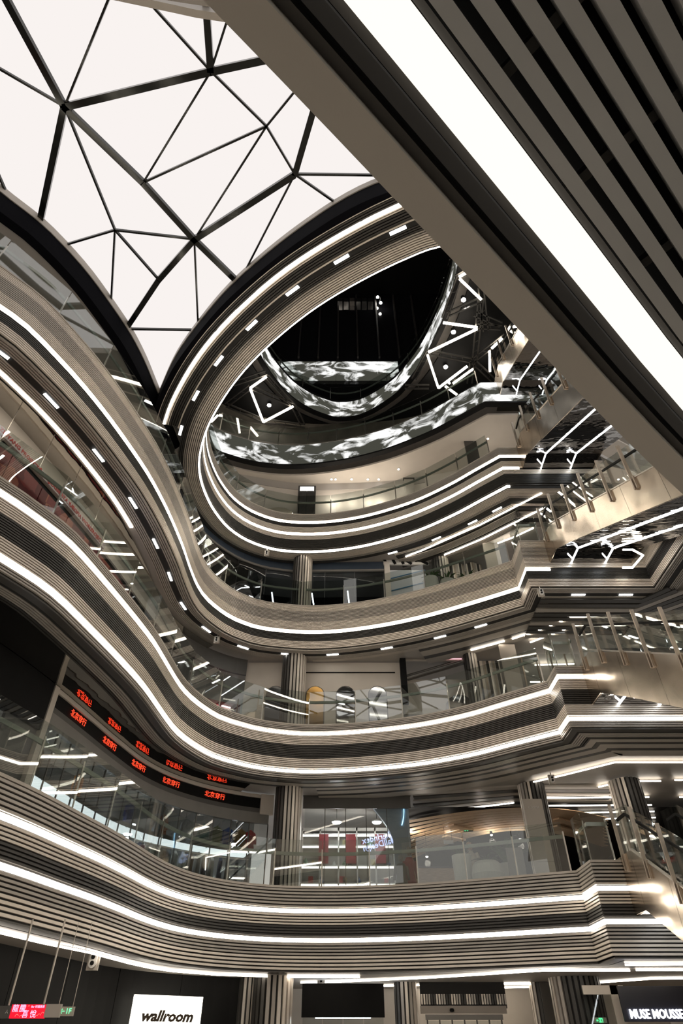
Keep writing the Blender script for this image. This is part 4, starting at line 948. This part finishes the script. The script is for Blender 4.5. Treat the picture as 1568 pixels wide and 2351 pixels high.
# white wall with arched mirrors
structure(box('wall_back', -4.1, 2.55, 24.2, 24.35, 11.0, 14.32, M_WALL)); structure(box('trim_1', -2.2, 2.3, 24.16, 24.2, 13.82, 13.86, M_BLK))
def capsule(name, x, z0, z1, w, y, d, mat, parent=None, n=8):
    pts = [(x + w * math.cos(math.pi * k / n), z1 - w + w * math.sin(math.pi * k / n)) for k in range(n + 1)] + [(x - w * math.cos(math.pi * k / n), z0 + w - w * math.sin(math.pi * k / n)) for k in range(n + 1)]
    m = len(pts); return mesh(name, [(a, y, z) for a, z in pts] + [(a, y + d, z) for a, z in pts], [tuple(range(m)), tuple(range(2 * m - 1, m - 1, -1))] + [(k, (k + 1) % m, m + (k + 1) % m, m + k) for k in range(m)], mat, parent)
for u, v0, v1, mt, lab in ((633, 1577, 1657, M_BLKG, 'tall black capsule window with warm light line in the white wall'), (724, 1577, 1662, pmat('amber_glass', (.35, .2, .05), .1, .6), 'amber tinted capsule window in the white wall'), (793, 1577, 1662, M_MIRR, 'capsule mirror beside the amber one'), (866, 1577, 1662, pmat('smoked_mirror', (.35, .36, .38), .05, 1), 'smoked capsule mirror nearest the sloping canopy')):
    q = at_y(u, v0, 24.2); t = thing('arched_mirror', lab, 'mirror', (q.x, 24.2, 11.0))
    capsule('pane', 0, .15, q.z - 11.0, .36, -.035, .03, mt, t); capsule('frame', 0, .1, q.z - 11.0 + .04, .4, -.012, .012, M_SMD, t)
# sloping dark canopy and arch at the right
t = thing('canopy', 'sloping dark ribbed canopy of the corner shop', 'canopy')
qa, qb = at_y(935, 1560, 23.7), at_y(1062, 1530, 23.7)
for k in range(5): bar('rib', (qa.x, 23.7 + k * .22, qa.z + k * .14), (qb.x, 23.4 + k * .22, qb.z + k * .14), .2, .05, (M_SMD, M_MGREY)[k % 2], t)
box('side_board', qa.x - .25, qa.x + .0, 23.75, 24.0, 12.3, 14.3, M_BLK, t); pbox('pale_lintel', 930, 1062, 1500, 1516, 24.0, M_WALL, t, .1)
tag(pbox('neon_ring', 1022, 1060, 1509, 1513, 23.9, emat('pink_neon', (1, .45, .5), 1.2), None, .03), 'short pink neon bar under the pale lintel', 'light')
t = thing('arch_window', 'dark arched window in the white corner wall', 'window')
pbox('wall_board', 925, 1082, 1560, 1640, 24.4, M_WALL, t, .1); q = at_y(1040, 1560, 24.4)
capsule('arch_pane', q.x + .15, 10.6, 12.9, .62, 24.3, .05, M_BLKG, t)
# slatted doorway, totem, glazed shop on the right
t = thing('slatted_wall', 'wall of vertical striped slats beside the totem of the third floor', 'wall')
x0, x1, y0, y1, z0, z1 = px(1082, 1150, 1490, 1600, 24.0)
for k in range(22): xa = x0 + (x1 - x0) * k / 22; box('slat', xa + .01, xa + .07, 24.0, 24.07, 11.0, 14.3, (M_L, M_L, M_M, M_TAN, M_M, M_D, M_D)[k % 7], t)
box('backing', x0, x1, 24.08, 24.15, 11.0, 14.3, M_GAP, t)
t = thing('wayfinding_totem', 'plain beige wayfinding totem beside the slatted wall', 'totem'); x0, x1, y0, y1, z0, z1 = px(1155, 1186, 1470, 1590, 22.4)
box('panel', x0, x1 + .1, 22.4, 22.5, 11.0, 12.1, MATS['totem_beige'], t); box('panel', x0, x1 + .1, 22.4, 22.5, 12.11, 14.2, MATS['totem_beige'], t)
t = thing('storefront', 'glazed shop right of the third floor totem', 'storefront')
x0, x1, y0, y1, z0, z1 = px(1195, 1330, 1450, 1560, 23.4)
for k in range(4):
    xa = x0 + (x1 - x0) * k / 4; box('window_pane', xa + .02, xa + (x1 - x0) / 4 - .02, 23.4, 23.415, 11.0, 14.3, M_SHOP, t); box('mullion', xa - .03, xa + .03, 23.38, 23.44, 11.0, 14.3, M_TAN, t)
box('back_wall', x0 - .5, 12, 26.5, 26.6, 11.0, 14.3, M_DGREY, t)
for k in range(3): o = box('tube_light', x0 + .5, x1 + 2.5, 24.4 + k * .7, 24.45 + k * .7, 13.5, 13.55, M_SHELF, t)
for k in range(3):
    p = Vector((x0 + .9 + k * .55, 24.6)); garment(p, Vector((1, 0)), 12.6, .8, .5, GM[4], 'pale top hanging in the glazed shop right of the totem', 'pale tops in the glazed shop')
sl4 = 'warm light line in the ceiling of the third floor corridor'; g4 = 'third floor ceiling light lines'
for pts in ([(1081, 1493), (1158, 1472)], [(1176, 1467), (1250, 1442), (1311, 1416), (1454, 1412)], [(1217, 1475), (1322, 1435), (1439, 1435)], [(1228, 1527), (1318, 1524)]): led_poly(pts, 14.25, .05, sl4, g4)

# ------------------------------------------------------------------ fourth floor
s4f = lambda x, y: nearest_s(SF4, x, y); L4e = cumlen(SF4)[-1]
t = thing('storefront', 'dark glazed storefront under a slate blue curved band', 'storefront')
h0 = s4f(-7.5, 15.0); h1 = s4f(2.05, 23.85)
sweep('blue_band', subpath(SF4, h0, h1), rect(-.04, .1, 19.05, 19.5), M_BLUE, t); sweep('pale_strip', subpath(SF4, h0, h1), rect(-.08, .1, 18.95, 19.05), M_MGREY, t)
curved_panels(t, 'window_pane', SF4, h0, h1, 11, .02, .035, 16.4, 18.95, glassmat('dark_shop_glass', (.55, .57, .58), 1.2), .015)
sweep('back_wall', offset(subpath(SF4, h0, h1), 3.0), rect(0, .1, 16.4, 19.5), M_BLK, t)
for u, v0, v1 in ((626, 1360, 1390), (718, 1362, 1388), (800, 1357, 1388)):
    a = at_y(u - 2, v0, 25.6); b = at_y(u + 2, v1, 25.6); o = tube('light_tube', a, b, .035, M_LEDW); tag(o, 'upright white light tube inside the dark storefront', 'lamp', 'upright light tubes')
tag(pbox('exit_plate', 862, 879, 1325, 1330, 24.6, M_WHT, None, .03), 'small pale plate glowing inside the dark storefront', 'sign')
t = thing('storefront', 'white panel with bold black strokes and thin blue lines', 'storefront')
x0, x1, y0, y1, z0, z1 = px(893, 980, 1295, 1390, 23.75); box('white_panel', x0, x1, 23.75, 23.85, 16.4, 18.95, pmat('cool_white', (.50, .52, .54), .5, 0, .03, 2), t); box('post', x0 - .18, x0 + .08, 23.65, 23.75, 16.4, 19.4, M_WALL, t)
x0b, x1b, _, _, za, zb3 = px(880, 984, 1282, 1296, 23.7); box('top_panel', x0b, x1b, 23.7, 23.8, za, zb3, M_WHT, t)
for k, (fa, fb) in enumerate(((.02, .06), (.2, .26), (.38, .44), (.44, .62), (.72, .98))): bar('black_stroke', (x0b + (x1b - x0b) * fa, 23.68, zb3 - .02), (x0b + (x1b - x0b) * fb, 23.68, za + .02), .03, .13, M_BLK, t)
for dz in (.0, 1.0, 1.7): bar('blue_line', (x0 + .1, 23.73, 16.75 + dz), (x1, 23.73, 17.25 + dz), .02, .05, pmat('line_blue', (.05, .16, .28), .5), t)
t = thing('slatted_wall', 'wall of vertical striped slats behind the fourth floor planters', 'wall')
x0, x1, y0, y1, z0, z1 = px(1018, 1108, 1270, 1350, 23.8)
for k in range(30): xa = x0 + (x1 - x0) * k / 30; box('slat', xa + .01, xa + .075, 23.8 + .1 * math.sin(k * .5), 23.9 + .1 * math.sin(k * .5), 16.4, 19.4, (M_L, M_TAN, M_M, M_M, M_L, M_D, M_D)[k % 7], t)
box('backing', x0, x1, 24.0, 24.1, 16.4, 19.4, M_GAP, t)
t = thing('wayfinding_totem', 'plain beige wayfinding totem beside the fourth floor planters', 'totem'); x0, x1, y0, y1, z0, z1 = px(1112, 1142, 1224, 1310, 22.2); box('panel', x0, x1 + .1, 22.2, 22.3, 16.4, 17.5, MATS['totem_beige'], t); box('panel', x0, x1 + .1, 22.2, 22.3, 17.51, 19.4, MATS['totem_beige'], t)
for u, v, hh, lab, pl in ((990, 1340, 1.15, 'tall pale planter with a spiky palm on the fourth floor', 'spiky palm in the tall planter on the fourth floor'), (1027, 1335, .9, 'rounded pale planter on the fourth floor', 'dark leafy plant in the rounded planter'), (1075, 1330, .8, 'low pale planter beside the totem on the fourth floor', 'dark red leafy plant in the low planter')):
    q = at_z(u, v, 17.3); y_ = min(q.y, 22.9); xq = at_y(u, v, y_ if y_ < 22.9 else 22.9).x
    pot(xq, y_, 16.4, [(.3, 0), (.36, hh * .5), (.33, hh), (.28, hh)], lab); leafplant(xq, y_, 16.4 + hh - .06, .6, .75, 26, pl, .035, .5)
sl5 = 'warm light line in the ceiling of the fourth floor corridor'; g5 = 'fourth floor ceiling light lines'
for pts in ([(931, 1278), (968, 1264), (1100, 1206), (1244, 1132)], [(1020, 1274), (1110, 1236), (1247, 1167)], [(1130, 1252), (1180, 1233), (1225, 1212)]): led_poly(pts, 19.38, .055, sl5, g5)
# angular light figure and dark slatted landing ceiling beside the escalator
led_poly([(1429, 1303), (1452, 1303), (1476, 1275), (1452, 1262), (1430, 1262)], 14.9, .06, 'angular light line folded around the corner of the landing ceiling', 'landing ceiling light')
for k in range(9):
    o = sweep('ceiling_band', [Vector((7.4, 19.2 + k * .32)), Vector((11.2 + k * .0, 19.2 + k * .32)), Vector((11.9 + k * .3, 18.4 + k * .1))], rect(-.1, .12, 14.2, 14.26), (M_D, M_SMD, M_M)[k % 3]); tag(o, 'dark metal ceiling band below the fourth floor landing', 'ceiling band', 'landing ceiling bands')

# ------------------------------------------------------------------ fifth floor: white walls, lift, blue arch
SF5 = smooth_path([(-8.8, 17.5), (-8.4, 20.0), (-7.5, 22.3), (-6.4, 23.35), (-4.4, 24.0), (-2.3, 24.4), (0, 24.4), (2.8, 24.2), (5.0, 23.7), (8, 22.9), (13, 22.5)], .6)
structure(sweep('wall_back', SF5, rect(0, .12, 21.8, 25.4), M_WALL))
t = thing('lift', 'grey steel lift door with a lit lintel in the white wall', 'lift'); x0, x1, y0, y1, z0, z1 = px(683, 724, 1118, 1184, 23.95)
box('surround', x0, x1, 23.95, 24.3, 21.8, z1 + .1, M_SMD, t); xm = (x0 + x1) / 2
for a, b in ((x0 + .1, xm - .01), (xm + .01, x1 - .1)): box('door_leaf', a, b, 23.89, 23.95, 21.8, z1 - .35, pmat('lift_steel', (.4, .38, .35), .3, .9, .08, 3), t)
box('lintel_light', x0 + .1, x1 - .1, 23.87, 23.93, z1 - .33, z1 - .05, emat('lintel_glow', (1, .97, .92), 1.6), t)
structure(sweep('trim_3', subpath(SF5, nearest_s(SF5, -7.0, 23), nearest_s(SF5, 5, 25.6)), rect(-.06, 0, 24.87, 25.36), pmat('soft_grey_band', (.40, .37, .335), .6)))
t = thing('wall_arch', 'blue painted arch on the white wall of the fifth floor', 'wall panel'); q = at_y(820, 1160, 24.2); capsule('arch_panel', q.x + .1, 20.4, 23.05, 1.15, 24.1, .08, pmat('arch_blue', (.03, .15, .25), .5), t)
bar('light_tube', (q.x, 24.05, 22.4), (q.x + .45, 24.05, 22.75), .05, .05, M_LED, t)
t = thing('wall_arch', 'pale round arch with two light tubes on the white wall of the fifth floor', 'wall panel'); q = at_y(640, 1160, 24.2); capsule('arch_panel', q.x, 20.6, 23.35, 1.05, 24.1, .08, pmat('arch_cream', (.45, .40, .33), .5), t)
for dx in (-.5, .1): bar('light_tube', (q.x + dx, 24.05, 22.2), (q.x + dx + .7, 24.05, 22.85), .05, .05, M_LED, t)
for u0, u1, v0, v1, lab in ((930, 952, 1100, 1150, 'pale framed door in the white wall of the fifth floor'), (1070, 1098, 1008, 1062, 'tall dark totem in front of the white wall of the fifth floor')):
    t = thing('door_panel', lab, 'door'); y_ = 23.6 if u0 < 1000 else 21.2; x0, x1, y0, y1, z0, z1 = px(u0, u1, v0, v1, y_); m_ = M_SMD
    box('panel', x0, x1, y_, y_ + .1, 21.8, z1, M_SML if u0 < 1000 else M_SMD, t); box('head', x0 - .05, x1 + .05, y_ - .02, y_ + .12, z1, z1 + .1, M_SMD, t)
random.seed(11)
for k, (u, v) in enumerate(((540, 1121), (770, 1139), (846, 1137), (915, 1077), (1120, 1007), (760, 1166), (808, 1163), (870, 1110))):
    q = at_z(u, v, 25.34); q.y = min(q.y, 24.0)
    t = thing('downlight', 'tiny round downlight in the white ceiling of the fifth floor', 'lamp', (q.x if q.y < 23.9 else at_y(u, v, 24).x, q.y, 25.34), 'fifth floor downlights')
    MB().lathe([(.07, -.02), (.07, .01)], 12).build('trim', M_WHT, t); MB().lathe([(.05, -.03), (.05, -.015)], 12).build('bulb', emat('cool_bulb', (1, .98, .95), 14), t); glow(t, 13, -1.5, r=.3)

# ------------------------------------------------------------------ sixth and seventh floors: cloud screens, trusses, black ceiling
def screen(path, z0, z1, label, n, seed, o0=-.05, strength=1.0, tilt=0):
    t = thing('cloud_screen', label, 'screen'); L = cumlen(path)[-1]; w = L / n
    m = cloudmat('cloud_screen_%d' % seed, strength, .9, seed)
    for i in range(n):
        seg = subpath(path, i * w + .006, (i + 1) * w - .006); sweep('screen_module', seg, [(o0, z0), (o0 - tilt, z1), (0, z1), (0, z0)], m, t)
    sweep('lower_edge', path, rect(-.08, .2, z0 - .12, z0 - .01), M_BLK, t); sweep('backing', path, rect(.0, .1, z0 - .01, z1 + .05), M_BLK, t)
    return t
screen(P6, 25.42, 26.95, 'broad curved screen of black and white clouds above the white ceiling', 12, 3, -.05, 1.0, .0)
screen(P7, 30.75, 32.2, 'high crescent screen of black and white clouds', 14, 9, -.05, 1.05)
railing(P6, 27.2, 'glass railing above the broad cloud screen', .5, nearest_s(P6, 7.0, 18.7), 11)
railing(P7, 32.4, 'glass railing above the high crescent screen', .5, cumlen(P7)[-1] - .5, 12)
structure(sweep('trim_2', P7, rect(-.06, .3, 32.2, 32.4), M_BLK))
t = thing('cloud_screen', 'straight cloud screen on the black back wall', 'screen'); m_ = cloudmat('cloud_screen_far', 1.0, .8, 14)
x0, x1, y0, y1, z0, z1 = px(628, 915, 830, 866, 26.2)
for i in range(6): xa = x0 + (x1 - x0) * i / 6; box('screen_module', xa + .01, xa + (x1 - x0) / 6 - .01, 26.2, 26.5, z0, z1, m_, t)
structure(box('wall_back', -14, 14, 26.5, 26.6, 32.6, 52, M_BLKG)); structure(box('wall_left', -14.1, -14, 0, 27, 27.2, 52, M_BLK)); structure(box('wall_right', 13.9, 14, 0, 27, 27.2, 52, M_BLK))
structure(mesh('ceiling', [(-14, -4, 50), (14, -4, 50), (14, 27, 50), (-14, 27, 50)], [(0, 1, 2, 3)], M_BLK)); structure(box('wall_front', -14, 14, -4.1, -4, 27.2, 50, M_BLK))
for k, u in enumerate((690, 733, 776, 820, 867, 911, 955)):
    q = at_y(u, 760, 26.35); tag(box('mullion_bar', q.x - .06, q.x + .06, 26.3, 26.5, 40.5, 49.5, M_SMD), 'tall dark mullion on the black back wall above the straight screen', 'mullion', 'back wall mullions')
t = thing('reflector_strip', 'crumpled silver strip high on the black back wall', 'reflector')
for k in range(6):
    q = at_y(775 + k * 14, 690, 26.2); box('facet', q.x, q.x + .4, 26.1 + .03 * (k % 2), 26.5, q.z - .3, q.z + .25, M_MIRR if k != 2 else M_STEEL, t)
M_TR = pmat('truss_steel', (.12, .115, .105), .35, .7, .1, 4)
TZ = 30.2
def tr(a, b): return at_z(*a, TZ), at_z(*b, TZ)
tn = 'dark steel truss with twin rails under the high crescent screen'
for i, (a, b) in enumerate((((520, 930), (605, 966)), ((605, 966), (700, 978)), ((520, 930), (575, 888)), ((575, 888), (673, 930)), ((673, 930), (695, 975)), ((612, 862), (673, 930)), ((510, 890), (612, 855)), ((1027, 722), (1104, 688)), ((1104, 685), (1090, 825)), ((981, 808), (1085, 828)), ((1085, 828), (1160, 770)), ((1095, 748), (1150, 752)), ((1055, 635), (1020, 730)), ((985, 806), (950, 870)), ((1085, 828), (1078, 880)), ((1090, 720), (1150, 745)), ((1085, 828), (1140, 880)), ((930, 888), (985, 888)), ((1104, 660), (1115, 760)), ((1085, 615), (1048, 637)))):
    p, q = tr(a, b); t = thing('truss_member', tn, 'truss', (p.x, p.y, p.z), 'ceiling trusses'); d = (q - p).normalized(); sd = Vector((-d.y, d.x, 0)) * .13
    for s_ in (-1, 1): bar('rail', sd * s_, (q - p) + sd * s_, .07, .09, M_TR, t)
    L = (q - p).length
    for k in range(1, max(2, int(L / .6))): c = (q - p) * (k / max(2, int(L / .6))); bar('lacing', c - sd, c + sd + d * .15, .025, .03, M_TR, t)
for a, b in (((612, 862), (575, 888)), ((575, 890), (605, 966)), ((605, 966), (673, 930)), ((1072, 622), (1053, 633)), ((1055, 638), (1104, 685)), ((1017, 738), (1095, 749)), ((1095, 752), (983, 806)), ((981, 812), (1006, 888)), ((1006, 888), (1072, 838)), ((1022, 884), (1048, 903)), ((1128, 797), (1152, 774)), ((1123, 803), (1124, 850))):
    p, q = tr(a, b); o = bar('light_bar', p - Vector((0, 0, .12)), q - Vector((0, 0, .12)), .11, .08, M_LED); tag(o, 'bright light bar fixed under the dark trusses', 'light', 'truss light bars')
for u, v in ((618, 930), (1064, 688), (1041, 762), (1023, 842), (867, 682), (874, 695)):
    q = at_z(u, v, TZ + .5) if u < 860 or u > 880 else at_y(u, v, 26.0); t = thing('spot_lamp', 'round spotlight glaring among the black trusses', 'lamp', (q.x, q.y, q.z), 'truss spotlights')
    MB().lathe([(.1, .3), (.13, .0)], 12).build('can', M_BLK, t); tube('stem', (0, 0, .29), (0, 0, (30.9 if u < 860 or u > 880 else 50) - q.z), .02, M_BLK, t); MB().lathe([(.12, 0), (.12, -.04), (.05, -.07)], 12).build('bulb', emat('spot_glare', (1, .95, .88), 25), t)
structure(sweep('wall_back', offset(SF5, .3), rect(0, .1, 27.2, 30.9), pmat('brown_dark_wall', (.10, .088, .07), .6, 0, .3, 1.5)))

# ------------------------------------------------------------------ downlights, cameras
def edge_light(path, o, z, u, v, label, group, L=.45, w=.09, mat=None):
    q = at_z(u, v, z); pp = offset(path, o); s_ = nearest_s(pp, q.x, q.y); p, d = along(pp, s_)
    t = thing('downlight', label, 'lamp', (p.x, p.y, z), group, math.atan2(d.y, d.x)); box('housing', -L / 2 - .02, L / 2 + .02, -w / 2 - .015, w / 2 + .015, -.01, .02, M_BLK, t); box('diffuser', -L / 2, L / 2, -w / 2, w / 2, -.03, -.01, mat or emat('downlight_glow', (1, .98, .93), 10), t)
for u, v in ((916, 535), (788, 601), (676, 672), (585, 752), (511, 833), (457, 911), (428, 991)): edge_light(P5, .87, 19.42, u, v, 'short white downlight in the black groove of the slatted ring', 'ring downlights', .5, .1)
for u, v in ((1080, 1194), (1140, 1168), (998, 1232), (895, 1258)): edge_light(P5, .87, 19.42, u, v, 'short white downlight under the far side of the oval balcony edge', 'oval edge downlights', .45, .08)
for u, v in ((2, 803), (127, 916), (238, 1042), (312, 1153), (366, 1247), (401, 1323), (424, 1390), (478, 1443), (562, 1482), (660, 1496), (763, 1500), (886, 1484), (1008, 1459), (1119, 1455), (1318, 1383), (1427, 1380)): edge_light(P4, .4, 14.27, u, v, 'short white downlight in the black groove below the single-line balcony edge', 'groove downlights', .5, .08)
def counter_cam(u, v, z, s_, label):
    q = at_z(u, v, z); t = thing('camera_box', label, 'camera', (q.x, q.y, q.z)); 
    box('plate', -.14 * s_, .14 * s_, .06, .12, -.2 * s_, .2 * s_, M_SML, t); o = MB(); o.lathe([(.11 * s_, 0), (.11 * s_, .1)], 16)
    capsule('body', 0, -.16 * s_, .16 * s_, .09 * s_, 0, .07, M_WHT, t)
    for zz in (-.06, .06): m = MB(); m.tube((0, .0, zz * s_), (0, -.03, zz * s_), .045 * s_, 12); m.build('lens', M_BLK, t)
    tube('stem', (0, .09, .2 * s_), (0, .09, .2 * s_ + .12), .02, M_STEEL, t)
counter_cam(213, 2204, 3.3, 1.0, 'white twin-lens people counter hanging beside the hanging signs')
counter_cam(737, 2257, 3.35, .9, 'white twin-lens people counter beside the broad black panel')
for u, v, z, lab in ((612, 1268, 19.3, 'small camera under the rim of the oval void'), (1243, 1358, 14.2, 'small camera at the corner of the fourth floor landing'), (1268, 1788, 9.0, 'stubby camera under the ceiling before the cafe'), (497, 1467, 14.2, 'small camera below the single-line balcony edge'), (488, 2262, 3.4, 'dome camera above the glowing shop sign')): counter_cam(u, v, z - .15, .8, lab)
# a visitor standing behind the planters of the cafe
def person(x, y, z, label):
    t = thing('person', label, 'person', (x, y, z))
    me = bpy.data.meshes.new('body'); V = [(0, 0, .92), (0, .0, 1.12), (0, .0, 1.34), (0, .0, 1.47), (0, -.02, 1.53), (.1, 0, .86), (.11, -.03, .48), (.11, .02, .09), (.11, -.14, .03), (-.1, 0, .86), (-.1, .02, .48), (-.1, .04, .09), (-.1, -.12, .03), (.19, 0, 1.4), (.25, -.04, 1.13), (.16, -.22, 1.03), (-.19, 0, 1.4), (-.25, -.03, 1.13), (-.15, -.22, 1.03)]
    Eg = [(0, 1), (1, 2), (2, 3), (3, 4), (0, 5), (5, 6), (6, 7), (7, 8), (0, 9), (9, 10), (10, 11), (11, 12), (2, 13), (13, 14), (14, 15), (2, 16), (16, 17), (17, 18)]
    rad = [.15, .14, .16, .065, .06, .1, .07, .05, .045, .1, .07, .05, .045, .085, .06, .045, .085, .06, .045]
    me.from_pydata(V, Eg, []); o = link('body', me, pmat('trousers_dark', (.05, .05, .055), .8), t); sk = o.modifiers.new('skin', 'SKIN'); o.modifiers.new('sub', 'SUBSURF').levels = 1; o.modifiers['sub'].render_levels = 1
    for i, r_ in enumerate(rad): me.skin_vertices[0].data[i].radius = (r_, r_ * .8); 
    me.skin_vertices[0].data[0].use_root = True
    c = MB(); c.lathe([(.2, .72), (.24, .85), (.235, 1.0), (.25, 1.1), (.24, 1.22), (.235, 1.34), (.13, 1.44), (.1, 1.49)], 16); co = c.build('jacket', pmat('beige_padded', (.50, .46, .38), .8, 0, .1, 8), t, True); co.scale = (1.0, .75, 1)
    sl = MB()
    for sx in (-1, 1): sl.tube((sx * .2, 0, 1.4), (sx * .27, -.05, 1.12), .1, 10, .085); sl.tube((sx * .27, -.05, 1.14), (sx * .16, -.22, 1.03), .085, 10, .06)
    sl.build('sleeve', MATS['beige_padded'], t, True)
    MB().lathe([(.0, 1.5), (.06, 1.52), (.085, 1.6), (.09, 1.66), (.075, 1.74), (.0, 1.78)], 14).build('head', pmat('skin_tone', (.5, .32, .23), .6), t, True)
    hb = MB(); hb.lathe([(.1, 1.56), (.108, 1.66), (.09, 1.76), (.0, 1.81)], 14, (0, .02, 0)); hb.build('hair', pmat('fair_hair', (.40, .26, .12), .7, 0, .2, 30), t, True)
    fc = MB(); fc.tube((0, -.085, 1.63), (0, -.11, 1.61), .014, 6, .01); fc.build('nose', MATS['skin_tone'], t)
    ey = MB()
    for sx in (-1, 1): ey.box(sx * .035 - .012, sx * .035 + .012, -.09, -.083, 1.645, 1.657)
    ey.build('eyes', M_BLK, t); MB().box(-.025, .025, -.086, -.08, 1.575, 1.583).build('mouth', M_RED, t)
    for sx in (-1, 1):
        hd = MB(); bx_, by_, bz_ = sx * .155, -.235, 1.02; hd.box(bx_ - .035, bx_ + .035, by_ - .06, by_, bz_ - .015, bz_ + .015)
        for f in range(4): hd.tube((bx_ - .027 + f * .018, by_ - .06, bz_), (bx_ - .027 + f * .018, by_ - .11 - (.015 if f in (1, 2) else 0), bz_ - .03), .009, 6, .007)
        hd.tube((bx_ - sx * .035, by_ - .015, bz_), (bx_ - sx * .06, by_ - .06, bz_ - .01), .01, 6, .008); hd.build('hand', MATS['skin_tone'], t)
q = at_y(1084, 1985, 24.6); person(q.x, 24.7, 5.6, 'person with fair hair in a beige padded jacket behind the cafe planters')
